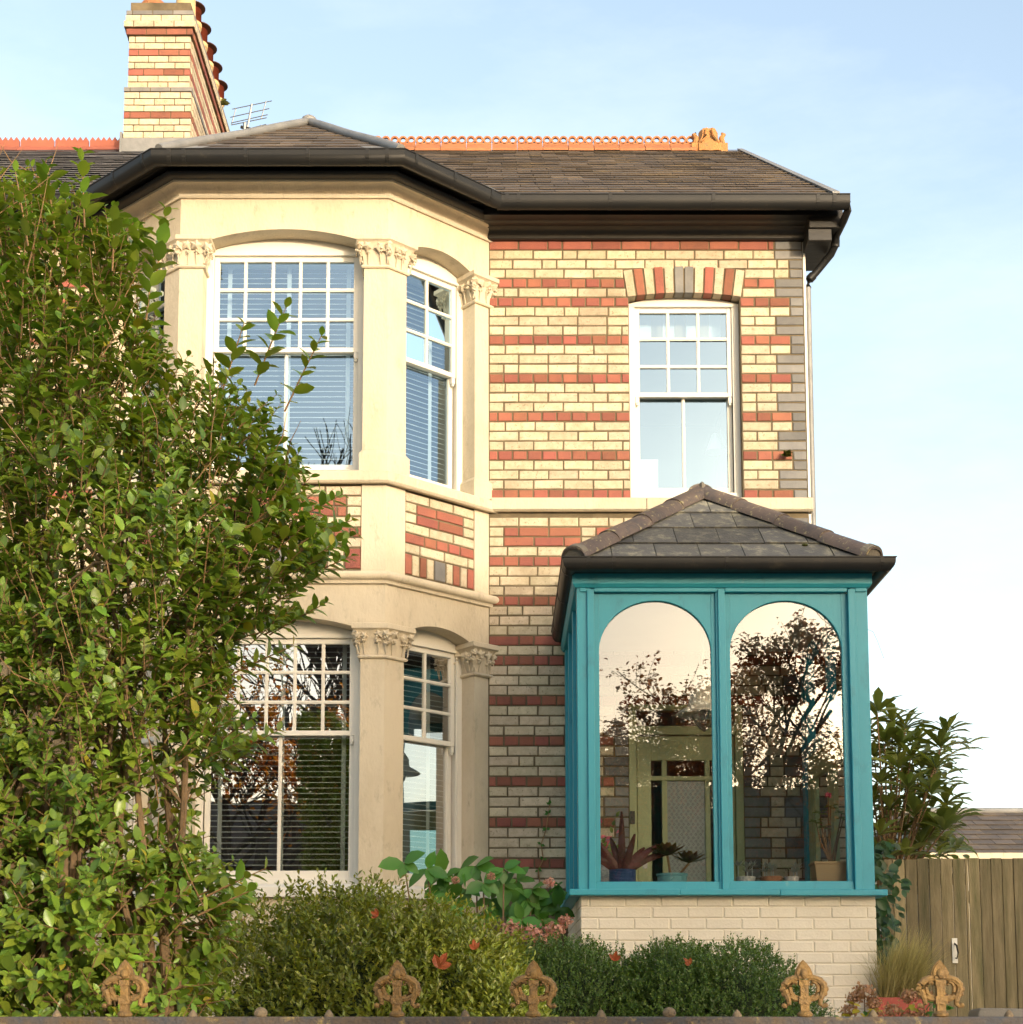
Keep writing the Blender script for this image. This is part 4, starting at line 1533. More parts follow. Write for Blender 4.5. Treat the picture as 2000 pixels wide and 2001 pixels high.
# etched lattice on the frosted pane
m = MB()
nx, nz = 8, 15
wx, wz = (xs[4] - xs[3]) / nx, .80 / nz
for i in range(nx + 1):
    for j in range(nz + 1):
        for (oi, oj) in ((0, 0), (.5, .5)):
            cx_, cz_ = xs[3] + (i + oi) * wx, 2.64 + (j + oj) * wz
            if cx_ > xs[4] - .006 or cz_ > 3.43 or cx_ < xs[3] + .006 or cz_ < 2.65: continue
            for (sx, sz) in ((1, 0), (-1, 0), (0, 1), (0, -1)):
                s = .0036
                x_, z_ = cx_ + sx * .007, cz_ + sz * .007
                m.add([(x_ - s, .0435, z_), (x_, .0435, z_ - s), (x_ + s, .0435, z_), (x_, .0435, z_ + s)], [(0, 1, 2, 3)])
            if oi == 0:
                for s1 in (1, -1):
                    for tt in (.3, .5, .7):
                        x_, z_ = cx_ + wx * .5 * tt, cz_ + s1 * wz * .5 * tt
                        if xs[3] < x_ < xs[4] - .004 and 2.645 < z_ < 3.435:
                            m.add([(x_ - .002, .0435, z_), (x_, .0435, z_ - .002), (x_ + .002, .0435, z_), (x_, .0435, z_ + .002)], [(0, 1, 2, 3)])
m.build('etched_lattice', 'etch_dark', door)
for (p, q, r_, s_) in ((xs[1], xs[2], 2.64, 3.44), (xs[4] + .04, xs[6], 2.64, 3.44), (xs[1], xs[2], 3.475, 3.60), (xs[3], xs[4], 3.475, 3.60), (xs[4] + .04, xs[6], 3.475, 3.60)):
    MB().add([(p, .045, r_), (q, .045, r_), (q, .045, s_), (p, .045, s_)], [(0, 1, 2, 3)]).build('pane', 'glass_porch', door)
m = MB()
m.prism([(.018 * math.cos(t) + a + .055, 2.82 + .03 * math.sin(t)) for t in np.linspace(0, PI, 10)] + [(a + .037, 2.74), (a + .073, 2.74)], yf - .012, yf, lambda x, z, h: (x, h, z))
m.build('lock_plate', 'steel', door)
m = MB(); m.box(dx0 + .005, dx0 + .04, -.025, -.005, 3.09, 3.19); m.sphere((dx0 + .022, -.027, 3.14), .008)
m.build('doorbell', 'dark_metal', dfr)

# ------------------------------------------------------------------ porch
porch = thing('porch', (1.51, -.93, 1.0), 'teal painted glazed timber porch with arched panes and hipped slate roof', 'porch')
PY = -1.87
pxL, pxR = 0.54, 2.50
zsill = 2.421
zfb, zft = 4.464, 4.545
# painted brick base
m = MB()
m.box(pxL + .02, pxR - .002, PY + .012, PY + .1, 1.0, 2.385)
m.box(pxL + .02, pxL + .11, PY + .1, -.012, 1.0, 2.385)
m.box(pxR - .11, pxR - .014, PY + .1, -.012, 1.0, 2.385)
m.box(pxL + .11, pxR - .11, PY + .1, -.012, 1.0, 1.58)
base = m.build('base_wall', 'painted_brick', porch)
z = 2.384 - .0375
for r in range(15):
    x = pxL + .012
    xe = pxR + .006
    first = True
    while x < xe - .02:
        L = .2365
        if first: L = (.118, .2365)[r % 2] if r else .06
        first = False
        if x + L > xe - .06: L = xe - x
        put_brick(base, x + L / 2, PY + .012, z, L + .005, .0675, 'painted_brick', 0, 0.0065)
        x += L
    z -= .075
for sx, rz in ((pxL + .02, -PI / 2), (pxR - .014, PI / 2)):
    z = 2.384 - .0375
    for r in range(12):
        y = PY + .02
        first = True
        while y < -.1:
            L = .2365 if not (first and r % 2) else .118
            first = False
            e = min(y + L, -.02)
            put_brick(base, sx, (y + e) / 2, z, e - y + .005, .0675, 'painted_brick', rz, .0065)
            y = e
        z -= .075
# sill
m = MB()
m.box(pxL - .065, 1.20, PY - .075, PY + .10, zsill - .042, zsill)
m.box(1.2, 1.86, PY - .072, PY + .10, zsill - .041, zsill - .001)
m.box(1.86, pxR + .065, PY - .075, PY + .10, zsill - .044, zsill - .003)
m.box(pxL - .065, pxL + .10, PY + .10, -.012, zsill - .042, zsill)
m.box(pxR - .10, pxR + .065, PY + .10, -.012, zsill - .042, zsill - .003)
m.build('sill', 'teal_paint', porch, bevel=.006)
m = MB(); m.box(pxL + .10, pxR - .10, PY + .095, PY + .33, zsill + .012, zsill + .045)
m.build('window_board', 'teal_paint', porch, bevel=.004)


def tp(name, *boxes, bev=.004, mat='teal_paint', T=None):
    q = MB()
    for bx in boxes: q.box(*bx, T)
    return q.build(name, mat, porch, bevel=bev)


ztopb = 4.435
# corner posts and centre mullion
for (x0, x1) in ((pxL, pxL + .095), (pxR - .115, pxR)):
    tp('post', (x0, x1, PY, PY + .11, zsill, 4.47))
tp('cover_strip', (pxL + .068, pxL + .115, PY - .022, PY - .0005, zsill, 4.452))
tp('cover_strip', (pxR - .135, pxR - .085, PY - .022, PY - .0005, zsill, 4.452))
cm = (1.444 + 1.569) / 2
tp('mullion', (cm - .032, cm + .032, PY - .0, PY + .10, zsill, 4.47))
tp('cover_strip', (cm - .018, cm + .030, PY - .022, PY - .0005, zsill, 4.452))
# rails
tp('rail', (pxL + .115, cm - .018, PY + .004, PY + .09, zsill, zsill + .055))
tp('rail', (cm + .03, pxR - .135, PY + .004, PY + .09, zsill, zsill + .058))
tp('head_rail', (pxL + .02, pxL + .066, PY - .012, PY + .08, 4.435, 4.462), (pxL + .116, cm - .020, PY - .012, PY + .08, 4.435, 4.462), (cm + .032, pxR - .137, PY - .012, PY + .08, 4.435, 4.462), (pxR - .083, pxR - .01, PY - .012, PY + .08, 4.435, 4.462))
# fascia with splayed bottom edge
q = MB()
def pring(d):
    return [(pxL - .0 - d, -.012), (pxL - .0 - d, PY - d), (pxR + d, PY - d), (pxR + d, -.012)]
pf = [(-.05, 4.463), (.012, 4.463), (.028, 4.487), (.030, 4.56), (-.05, 4.56)]
sweep(q, pf, lambda d: [Vector(p) for p in pring(d)])
q.build('fascia', 'teal_paint', porch, bevel=.003)

TPz = lambda a, z, d: (a, PY - d, z)
PANES = [(.690, 1.444), (1.572, 2.325)]
for k, (g0, g1) in enumerate(PANES):
    q = MB()
    u0, u1 = ((pxL + .095, cm - .032), (cm + .032, pxR - .115))[k]
    zsp, rise = 4.03, .352
    arch_band(q, TPz, u0, u1, 4.434, g0, g1, zsp, rise, -.055, -.022, n=36, zlow=zsill + .056, full=True)
    q.build('arched_board', 'teal_paint', porch, bevel=.003)
    n = 36
    cx_, hw_ = (g0 + g1) / 2, (g1 - g0) / 2 + .006
    lo_ = [(cx_ - hw_, zsill + .05), (cx_ + hw_, zsill + .05)] + [(cx_ + hw_ * math.cos(t), zsp + (rise + .006) * math.sin(t)) for t in np.linspace(0, PI, n)]
    q = MB()
    q.add([(x, PY + .045, z) for x, z in lo_], [tuple(range(len(lo_)))])
    q.build('pane', 'glass_porch', porch)

# left side: posts, arched boards and panes
YS = [PY + .11, -1.24, -.62, -.09]
TL = lambda a, z, d: (pxL + .02 - d, a, z)
for y in (-1.24, -.62): tp('post', (pxL, pxL + .09, y - .04, y + .04, zsill, 4.47))
tp('post', (pxL, pxL + .09, -.11, -.012, zsill, 4.47))
for k in range(3):
    s, e = ((PY + .11, -1.28), (-1.20, -.66), (-.58, -.11))[k]
    q = MB()
    arch_band(q, TL, s, e, 4.46, s + .04, e - .04, 4.10, .27, -.05, -.02, n=20, zlow=zsill, full=True)
    q.build('arched_board', 'teal_paint', porch)
    q = MB(); q.add([(pxL + .055, s, zsill), (pxL + .055, e, zsill), (pxL + .055, e, 4.45), (pxL + .055, s, 4.45)], [(0, 1, 2, 3)])
    q.build('pane', 'glass_clear', porch)

# right side: fixed lights over a door with two tall panes
TRr = lambda a, d, z: (pxR - .045 - d, a, z)
yd0, yd1 = -1.62, -.20
tp('post', (pxR - .09, pxR, -.11, -.012, zsill, 4.47))
tp('post', (pxR - .09, pxR, yd0 - .14, yd0 - .06, 1.6, 4.47))
tp('transom', (pxR - .09, pxR, yd0 - .06, -.11, 3.60, 3.68))
tp('light_frame', (pxR - .08, pxR - .01, yd0 - .06, yd0 + .0, 3.68, 4.46), (pxR - .08, pxR - .01, -.93, -.87, 3.68, 4.46), (pxR - .08, pxR - .01, -.17, -.11, 3.68, 4.46), (pxR - .08, pxR - .01, yd0, -.17, 4.38, 4.46))
for (p, q_) in ((yd0, -.93), (-.87, -.17)):
    MB().add([(pxR - .045, p, 3.68), (pxR - .045, q_, 3.68), (pxR - .045, q_, 4.38), (pxR - .045, p, 4.38)], [(0, 1, 2, 3)]).build('pane', 'glass_clear', porch)
q = MB()
q.box(pxR - .07, pxR - .03, yd0 - .055, yd0 + .10, 1.62, 3.59)
q.box(pxR - .07, pxR - .03, -.25, -.115, 1.62, 3.59)
q.box(pxR - .069, pxR - .031, yd0 + .10, -.25, 1.62, 1.80)
q.box(pxR - .069, pxR - .031, yd0 + .10, -.25, 2.30, 2.40)
q.box(pxR - .069, pxR - .031, yd0 + .10, -.25, 3.40, 3.59)
q.box(pxR - .069, pxR - .031, -1.00, -.80, 1.80, 3.40)
q.box(pxR - .0685, pxR - .0315, yd0 + .10, yd0 + .20, 2.40, 3.40)
q.box(pxR - .0685, pxR - .0315, -.35, -.25, 2.40, 3.40)
q.box(pxR - .062, pxR - .04, yd0 + .10, -.25, 1.80, 2.30)
pd = q.build('porch_door', 'green_paint', porch, bevel=.004)
for (p, q_) in ((yd0 + .20, -1.0), (-.80, -.35)):
    MB().add([(pxR - .05, p, 2.40), (pxR - .05, q_, 2.40), (pxR - .05, q_, 3.40), (pxR - .05, p, 3.40)], [(0, 1, 2, 3)]).build('pane', 'glass_blue', pd)
for zz in (3.30, 1.9):
    MB().box(pxR - .082, pxR - .069, yd0 - .05, yd0 - .02, zz, zz + .11).build('hinge', 'steel', pd)
# ceiling
tp('ceiling', (pxL + .05, pxR - .05, PY + .05, -.012, 4.47, 4.50), mat='white_paint')

# porch roof
EOV = .11
ez = 4.625
ex0, ex1, ey = pxL - .035, pxR + .035, PY - EOV + .01
AX = (ex0 + ex1) / 2
ayp = ey + 1.03
AP = Vector((AX, ayp, 5.435))
BKp = Vector((AX, -.014, 5.435))
c0, c1 = Vector((ex0, ey, ez)), Vector((ex1, ey, ez))
d0_, d1_ = Vector((ex0, -.014, ez)), Vector((ex1, -.014, ez))
q = MB()
q.add([c0, c1, d1_, d0_, AP, BKp, c0 - Vector((0, 0, .05)), c1 - Vector((0, 0, .05)), d1_ - Vector((0, 0, .05)), d0_ - Vector((0, 0, .05))],
      [(0, 1, 4), (1, 2, 5, 4), (3, 0, 4, 5), (2, 3, 5), (6, 7, 1, 0), (7, 8, 2, 1), (9, 6, 0, 3), (6, 9, 8, 7)])
proof = q.build('roof', 'slate_porch', porch)
fu, fv = c1 - c0, AP - (c0 + c1) / 2
lay_slates(c0 - fv.normalized() * .03, fu, fv, [(0, 0), (fu.length, 0), (fu.length / 2, fv.length + .03)], .298, .305, proof, 'slate_porch', 60, lift=.012, thick=.008, minarea=.002)
fu2, fv2 = d1_ - c1, (AP - c1)
fv2 = Vector((AP.x - c1.x, 0, AP.z - c1.z))
lay_slates(c1, fu2, fv2, [(0, 0), (fu2.length, 0), (fu2.length, fv2.length), (AP.y - c1.y, fv2.length)], .298, .25, proof, 'slate_porch', 0, minarea=.002)
fv3 = Vector((AP.x - c0.x, 0, AP.z - c0.z))
lay_slates(d0_, c0 - d0_, fv3, [(0, 0), (fu2.length, 0), (fu2.length - (AP.y - c0.y), fv3.length), (0, fv3.length)], .298, .25, proof, 'slate_porch', 0, minarea=.002)


def hip_tiles(a, b, n, parent, skip=0.0):
    a, b = Vector(a), Vector(b)
    d = (b - a)
    L = d.length / n
    dn = d.normalized()
    sd = dn.cross(Vector((0, 0, 1))).normalized()
    upv = sd.cross(dn).normalized()
    for k in range(n):
        mt = MB()
        p0 = a + dn * (k * L + .002)
        p1 = a + dn * ((k + 1) * L + .012)
        lo_ = []
        for (p, r_, up_) in ((p0, .104, .014), (p1, .101, .006)):
            arc = []
            for t in np.linspace(-.12, PI + .12, 13):
                arc.append(p + sd * r_ * math.cos(t) + upv * (r_ * .78 * math.sin(t) + up_ - .035))
            for t in np.linspace(PI + .12, -.12, 13):
                arc.append(p + sd * (r_ - .014) * math.cos(t) + upv * ((r_ * .78 - .014) * math.sin(t) + up_ - .035))
            lo_.append(arc)
        mt.loft(lo_)
        mt.build('hip_tile', 'hip_tile', parent, smooth=True)
    mt = MB()
    for t in np.linspace(0, 1, 1): pass
    e = a + dn * .01
    arc = [e + sd * .10 * math.cos(t) + upv * (.075 * math.sin(t) - .006) for t in np.linspace(-.1, PI + .1, 13)]
    mt.prism([(0, 0)], 0, 0, lambda *k: e) if False else None
    mt.loft([[p for p in arc], [p + dn * .05 for p in arc]])
    mt.build('hip_end_mortar', 'cement', parent)


hip_tiles(c0 + Vector((-.0, -.0, .03)), AP + Vector((0, 0, .02)), 4, proof)
hip_tiles(c1 + Vector((.0, -.0, .03)), AP + Vector((0, 0, .02)), 4, proof)
hip_tiles(Vector((AX, ayp + .02, 5.465)), Vector((AX, -.03, 5.465)), 3, proof)
m = MB()
m.sphere(AP + Vector((0, -.02, .035)), .06, 10, 6, (.45, 1.2, .9)); m.build('ridge_mortar', 'cement', proof, smooth=True)
# moss lumps
for (px, py) in ((1573, 1069), (1627, 1096), (1369, 1088)):
    X_, Z_ = wp(px, py, -1.8)
    fr = (Z_ - ez) / (AP.z - ez)
    yy = ey + fr * (ayp - ey)
    X_, Z_ = wp(px, py, yy)
    mm = MB(); mm.sphere((X_, yy - .01, Z_ + .012), .026 if px > 1600 else .018, 8, 5, (1.2, 1, .6))
    mm.build('moss', 'fern', proof, smooth=True)

# porch gutter
def pg_line(d):
    g = .135 + d
    return [Vector((pxL - g + .085, -.03)), Vector((pxL - g + .085, PY - g)), Vector((pxR + g - .035, PY - g))]


q = MB()
gutter(q, pg_line, r=.052, deep=.078, zr=4.618)
gp = q.build('gutter', 'black_gutter', porch, smooth=True)
q = MB()
gutter(q, lambda d: [Vector((pxR + .10 + d, PY - .12)), Vector((pxR + .10 + d, -.03))], r=.052, deep=.078, zr=4.616)
q.build('gutter', 'black_gutter', porch, smooth=True)
q = MB()
q.box(pxL - .04, pxR + .04, PY - .082, PY - .032, 4.555, 4.60)
q.box(pxL - .045, pxL - .032, PY - .03, -.03, 4.555, 4.60)
q.box(pxR + .032, pxR + .045, PY - .03, -.03, 4.555, 4.60)
q.build('gutter_board', 'black_gloss', porch)
ZGs = ZG
ZG = 4.618
yb_ = PY - .135
for x in (.61, .78, 1.53, 2.56):
    gbrack(gp, Vector((x, yb_)), Vector((1, 0)), Vector((0, -1)), .010, .083, .056)
for y in (-1.9, -1.2, -.35):
    gbrack(gp, Vector((pxL - .05, y)), Vector((0, 1)), Vector((-1, 0)), .010, .083, .056)
ZG = ZGs
# loose wire at the corner
m = MB()
m.tube([(pxR - .01, PY + .05, 4.20), (pxR + .04, PY + .03, 4.17), (pxR + .06, PY, 4.10), (pxR + .10, PY, 3.98)], .0012, 4)
m.build('loose_wire', 'dark_metal', porch)

# ------------------------------------------------------------------ pendant lamp in the porch
lx, ly = wp(1376, 1390, -.75)[0], -.75
lz = wp(1376, 1396, -.75)[1]
lamp = thing('pendant_lamp', (lx, ly, lz), 'pale enamel railway pendant lamp hanging inside the porch', 'lamp')
MB().lathe([(.205, lz - .006), (.21, lz), (.16, lz + .035), (.118, lz + .06), (.112, lz + .085), (.108, lz + .13), (.07, lz + .185), (.055, lz + .20), (.052, lz + .30), (.06, lz + .305), (.05, lz + .33), (.02, lz + .34)], lx, ly, 28, False).build('shade', 'enamel', lamp, smooth=True)
MB().lathe([(.085, lz + .02), (.088, lz - .02), (.075, lz - .06), (.045, lz - .10), (.012, lz - .125), (.002, lz - .13)], lx, ly, 22, False).build('glass_globe', 'glass_porch', lamp, smooth=True)
MB().tube([(lx, ly, lz + .33), (lx, ly, 4.47)], .012, 8).build('stem', 'enamel', lamp)
MB().sphere((lx, ly, lz + .0), .035, 10, 6, (1, 1, 1.3)).build('bulb', 'white_ceramic', lamp, smooth=True)

# ------------------------------------------------------------------ pots and plants on the porch window board
zb = zsill + .0455
yb0 = PY + .205


def sillx(px): return WX(px, 1715, yb0)


def leafquad(mb, p, d, nrm, L, wdt, curl=.2, fold=.15, segs=3):
    """a simple lanceolate leaf along d"""
    d, nrm = Vector(d).normalized(), Vector(nrm)
    s = d.cross(nrm)
    if s.length < 1e-5: s = d.cross(Vector((1, 0, 0)))
    s.normalize()
    nrm = s.cross(d).normalized()
    p = Vector(p)
    vs, fs = [], []
    for k in range(segs + 1):
        t = k / segs
        ww = wdt * math.sin(PI * min(max(t * .93 + .04, 0), 1)) ** .8 * .5
        c = p + d * L * t - nrm * curl * L * t * t
        vs += [c - s * ww + nrm * fold * ww, c, c + s * ww + nrm * fold * ww]
    for k in range(segs):
        for j in range(2):
            a_ = k * 3 + j
            fs.append((a_, a_ + 1, a_ + 4, a_ + 3))
    mb.add(vs, fs)


def potlathe(name, t, x, y, prof, mat, n=22):
    return MB().lathe([(r_, zb + z_) for r_, z_ in prof], x, y, n, True).build(name, mat, t, smooth=True)


# blue ribbed pot with a purple leaf cactus
x = sillx(1217)
t = thing('potted_cactus', (x, yb0, zb), 'blue ribbed pot with arching purple leaf cactus inside the porch', 'plant')
pr = [(.086, 0)]
for k in range(10): pr += [(.092, .006 + k * .010), (.088, .011 + k * .010)]
pr += [(.094, .105), (.084, .105), (.082, .09)]
potlathe('pot', t, x, yb0, pr, 'blue_ceramic')
rr = random.Random(3)
for k, (ax_, L, lean) in enumerate(((-.1, .42, .1), (-.9, .34, .7), (.9, .36, 1.0), (-1.0, .30, 1.2), (.5, .30, .5), (1.0, .42, 1.3), (-.4, .30, .6), (.7, .26, .9), (-.7, .4, 1.1))):
    m = MB()
    d = Vector((ax_ * lean, rr.uniform(-.3, .3), 1.1))
    p = Vector((x + ax_ * .03, yb0 + rr.uniform(-.03, .03), zb + .09))
    pts = [p + d.normalized() * L * s - Vector((0, 0, .25 * lean * L * s * s)) for s in np.linspace(0, 1, 6)]
    sd = Vector((d.z, 0, -d.x)).normalized()
    vs, fs = [], []
    for s_, q in zip(np.linspace(0, 1, 6), pts):
        ww = .026 * (1 - .75 * s_ ** 3) * (1 + .18 * (int(s_ * 10) % 2))
        vs += [q - sd * ww, q + Vector((0, -.008, 0)), q + sd * ww]
    for s_ in range(5):
        for j in range(2): fs.append((s_ * 3 + j, s_ * 3 + j + 1, s_ * 3 + j + 4, s_ * 3 + j + 3))
    m.add(vs, fs)
    m.build('stem', 'purple_leaf', t, smooth=True)
# pink flowers behind
x2, y2 = sillx(1185), yb0 + .14
# turquoise tin with aeonium
x = sillx(1314)
t = thing('potted_aeonium', (x, yb0, zb), 'rusty turquoise tin with two bronze green aeonium rosettes', 'plant')
potlathe('pot', t, x, yb0, [(.098, 0), (.100, .06), (.106, .064), (.106, .078), (.094, .078), (.092, .065)], 'turquoise_tin')
for (dx_, hz, s) in ((-.03, .20, .125), (.115, .15, .115)):
    m = MB(); m.tube([(x + dx_ * .3, yb0, zb + .06), (x + dx_, yb0, zb + hz)], .009, 6); m.build('stem', 'bark', t)
    m = MB()
    c = Vector((x + dx_, yb0 - .01, zb + hz))
    for k in range(26):
        a_ = k * 2.399
        e = .25 + .9 * k / 26
        d = Vector((math.cos(a_) * math.cos(e), math.sin(a_) * math.cos(e), math.sin(e) * .8))
        leafquad(m, c, d, (0, 0, 1), s * (1.25 - .5 * k / 26), s * .45, -.1, .2)
    m.build('rosette', 'aeonium_leaf', t)
# silver succulents in small pots
rr = random.Random(5)
for (px, wd_, mt, lab) in ((1458, .066, 'white_ceramic', 'small patterned white pot of silver succulent by the porch mullion'), (1508, .075, 'brown_pot', 'small brown pot of silver succulent on the porch sill'), (1548, .05, 'white_ceramic', 'small white pot of silver succulent beside the beige trough')):
    x = sillx(px)
    t = thing('potted_succulent', (x, yb0, zb), lab, 'plant', 'small succulents on the porch sill')
    potlathe('pot', t, x, yb0, [(wd_ * .85, 0), (wd_, .052), (wd_, .058), (wd_ * .9, .058), (wd_ * .88, .048)], mt)
    for k in range(4):
        m = MB()
        c = Vector((x + rr.uniform(-1, 1) * wd_ * .8, yb0 + rr.uniform(-.03, .03), zb + .085 + rr.uniform(0, .05)))
        for q in range(9):
            a_ = q * 2.399
            e = .1 + q * .1
            leafquad(m, c, (math.cos(a_) * math.cos(e), math.sin(a_) * math.cos(e), math.sin(e)), (0, 0, 1), .05, .024, -.1, .1, 2)
        m.tube([(c.x, c.y, zb + .04), c], .004, 5)
        m.build('rosette', 'silver_leaf', t)
# beige trough with geranium
x = sillx(1622)
t = thing('potted_geranium', (x, yb0, zb), 'beige trough with leggy geranium and one pink flower', 'plant')
q = MB()
q.loft([[(x - .10, yb0 - .075, zb), (x + .10, yb0 - .075, zb), (x + .10, yb0 + .075, zb), (x - .10, yb0 + .075, zb)],
        [(x - .115, yb0 - .09, zb + .135), (x + .115, yb0 - .09, zb + .135), (x + .115, yb0 + .09, zb + .135), (x - .115, yb0 + .09, zb + .135)],
        [(x - .122, yb0 - .097, zb + .138), (x + .122, yb0 - .097, zb + .138), (x + .122, yb0 + .097, zb + .138), (x - .122, yb0 + .097, zb + .138)],
        [(x - .122, yb0 - .097, zb + .155), (x + .122, yb0 - .097, zb + .155), (x + .122, yb0 + .097, zb + .155), (x - .122, yb0 + .097, zb + .155)]])
q.build('trough', 'beige_trough', t, bevel=.005)
tips = [(-.06, .36), (-.09, .30), (.0, .47), (.015, .40), (.09, .36), (.10, .32), (-.03, .26)]
for k, (dx_, hz) in enumerate(tips):
    m = MB()
    p0 = Vector((x + (.01 if k < 5 else .03), yb0, zb + .14))
    p1 = Vector((x + dx_ * .6, yb0, zb + .14 + hz * .5))
    p2 = Vector((x + dx_, yb0 - .02, zb + .14 + hz))
    m.tube([p0, p1, p2], [.008, .006, .003], 6)
    m.build('stem', 'bark', t)
    m = MB()
    if k == 2:
        for q_ in range(14):
            d = Vector((rr.uniform(-1, 1), rr.uniform(-1, .3), rr.uniform(-.4, 1)))
            leafquad(m, p2, d, (0, -1, .3), .026, .022, .1, .1, 2)
        m.build('flower', 'pink_flower', t)
    else:
        for q_ in range(9):
            a_ = q_ * 2.399
            d = Vector((math.cos(a_), math.sin(a_) * .8, .25))
            leafquad(m, p2 + d * .012 - Vector((0, 0, .012 * (q_ % 3))), d, (0, 0, 1), .04, .042, .25, .15, 3)
        m.build('leaf_cluster', 'geranium_leaf', t)
# pink cyclamen by the door at the left
x = WX(1180, 1640, -1.05)
zc_ = WZ(1690, -1.05)
t = thing('potted_cyclamen', (x, -1.05, 1.58), 'pink flowering pot plant seen at the left edge of the porch glass', 'plant')
MB().lathe([(.10, 1.58), (.13, zc_ - .02), (.14, zc_), (.12, zc_)], x, -1.05, 18).build('pot', 'white_ceramic', t, smooth=True)
m, m2 = MB(), MB()
for k in range(60):
    c = Vector((x + rr.gauss(0, .06), -1.05 + rr.gauss(0, .06), zc_ + abs(rr.gauss(.10, .07))))
    leafquad(m2 if k % 2 else m, c, (rr.uniform(-1, 1), rr.uniform(-1, .2), rr.uniform(.1, 1)), (0, -1, .4), .05, .03, .2, .2, 2)
m.build('leaves', 'geranium_leaf', t)
m2.build('flowers', 'pink_flower', t)

# ------------------------------------------------------------------ bedroom window clutter
bx_, bz_ = WX(1270, 960, .35), 5.80
t = thing('striped_box', (WX(1262, 960, .4), .4, 5.76), 'pale striped box on the inside sill of the single upstairs window', 'box')
xb = WX(1262, 960, .4)
for k in range(5):
    MB().box(xb - .10 + k * .04, xb - .062 + k * .04, .33, .47, 5.75, 6.13).build('panel', 'blind_white' if k % 2 else 'white_paint', t)
MB().box(xb - .1, xb + .1, .335, .465, 6.13, 6.18).build('lid', 'white_paint', t)
lx2, lz2 = wp(1398, 870, .5)
t = thing('desk_lamp', (lx2 - .03, .55, 5.76), 'white cone-shaded desk lamp behind the single upstairs window', 'lamp')
MB().lathe([(.085, lz2 - .06), (.05, lz2 + .03), (.028, lz2 + .09), (.02, lz2 + .10)], lx2, .5, 20, False).build('shade', 'blind_white', t, smooth=True)
MB().tube([(lx2, .5, lz2 + .10), (lx2 + .05, .55, lz2 + .16), (lx2 + .12, .55, lz2 - .1), (lx2 + .06, .55, 5.78)], .01, 6).build('arm', 'steel', t)
MB().lathe([(.08, 5.75), (.08, 5.77), (.02, 5.785)], lx2 + .06, .55, 18).build('base', 'blind_white', t, smooth=True)
t = thing('roman_blind', (1.53, .30, 7.05), 'cream roman blind with pale stripes at the top of the single upstairs window', 'blind')
for k in range(9):
    xa = WIN[0] + .02 + k * (WIN[1] - WIN[0] - .04) / 9
    MB().box(xa, xa + (WIN[1] - WIN[0] - .04) / 9 - .0005, .29 + .004 * (k % 2), .31, 7.20, 7.46).build('stripe', 'blind_white' if k % 2 else 'beige_trough', t)
m = MB()
m.box(WIN[0] - .02, WIN[1] + .02, .242, .60, 5.70, 5.748)
m.build('inner_sill', 'white_paint', house)

# ------------------------------------------------------------------ leaf tools (vectorised)
def tmpl(kind):
    if kind == 'leaf':      # pointed oval, folded and curled: 12 triangles
        st = [(.0, .0), (.22, .36), (.5, .5), (.78, .34), (1.0, 0.0)]
        v, f = [(0, 0, 0)], []
        for t, w_ in st[1:4]:
            c = -.16 * t * t
            v += [(t, w_, c + .12 * w_), (t, 0, c - .02), (t, -w_, c + .12 * w_)]
        v.append((1, 0, -.18))
        f += [(0, 2, 1), (0, 3, 2)]
        for k in range(2):
            a = 1 + 3 * k
            f += [(a, a + 1, a + 4), (a, a + 4, a + 3), (a + 1, a + 2, a + 5), (a + 1, a + 5, a + 4)]
        f += [(7, 8, 10), (8, 9, 10)]
    elif kind == 'long':    # long leathery leaf
        st = [(.0, .0), (.2, .26), (.45, .44), (.72, .5), (1.0, 0.0)]
        v, f = [(0, 0, 0)], []
        for t, w_ in st[1:4]:
            c = .10 * t - .34 * t * t
            v += [(t, w_, c + .10 * w_), (t, 0, c - .015), (t, -w_, c + .10 * w_)]
        v.append((1, 0, -.27))
        f += [(0, 2, 1), (0, 3, 2)]
        for k in range(2):
            a = 1 + 3 * k
            f += [(a, a + 1, a + 4), (a, a + 4, a + 3), (a + 1, a + 2, a + 5), (a + 1, a + 5, a + 4)]
        f += [(7, 8, 10), (8, 9, 10)]
    elif kind == 'flat':
        v = [(0, 0, 0), (.5, .5, .08), (1, 0, -.05), (.5, -.5, .08)]
        f = [(0, 2, 1), (0, 3, 2)]
    else:                   # small folded kite
        v = [(0, 0, 0), (.5, .5, .10), (1, 0, -.05), (.5, -.5, .10), (.5, 0, -.02)]
        f = [(0, 4, 1), (1, 4, 2), (0, 3, 4), (3, 2, 4)]
    return np.array(v, float), np.array(f, int)


def frames(dirs, nrm):
    d = dirs / np.linalg.norm(dirs, axis=1, keepdims=True)
    s = np.cross(nrm, d)
    ln = np.linalg.norm(s, axis=1, keepdims=True)
    bad = ln[:, 0] < 1e-4
    s[bad] = np.cross(np.array([1.0, .2, .1]), d[bad])
    s /= np.linalg.norm(s, axis=1, keepdims=True)
    n = np.cross(d, s)
    return d, s, n


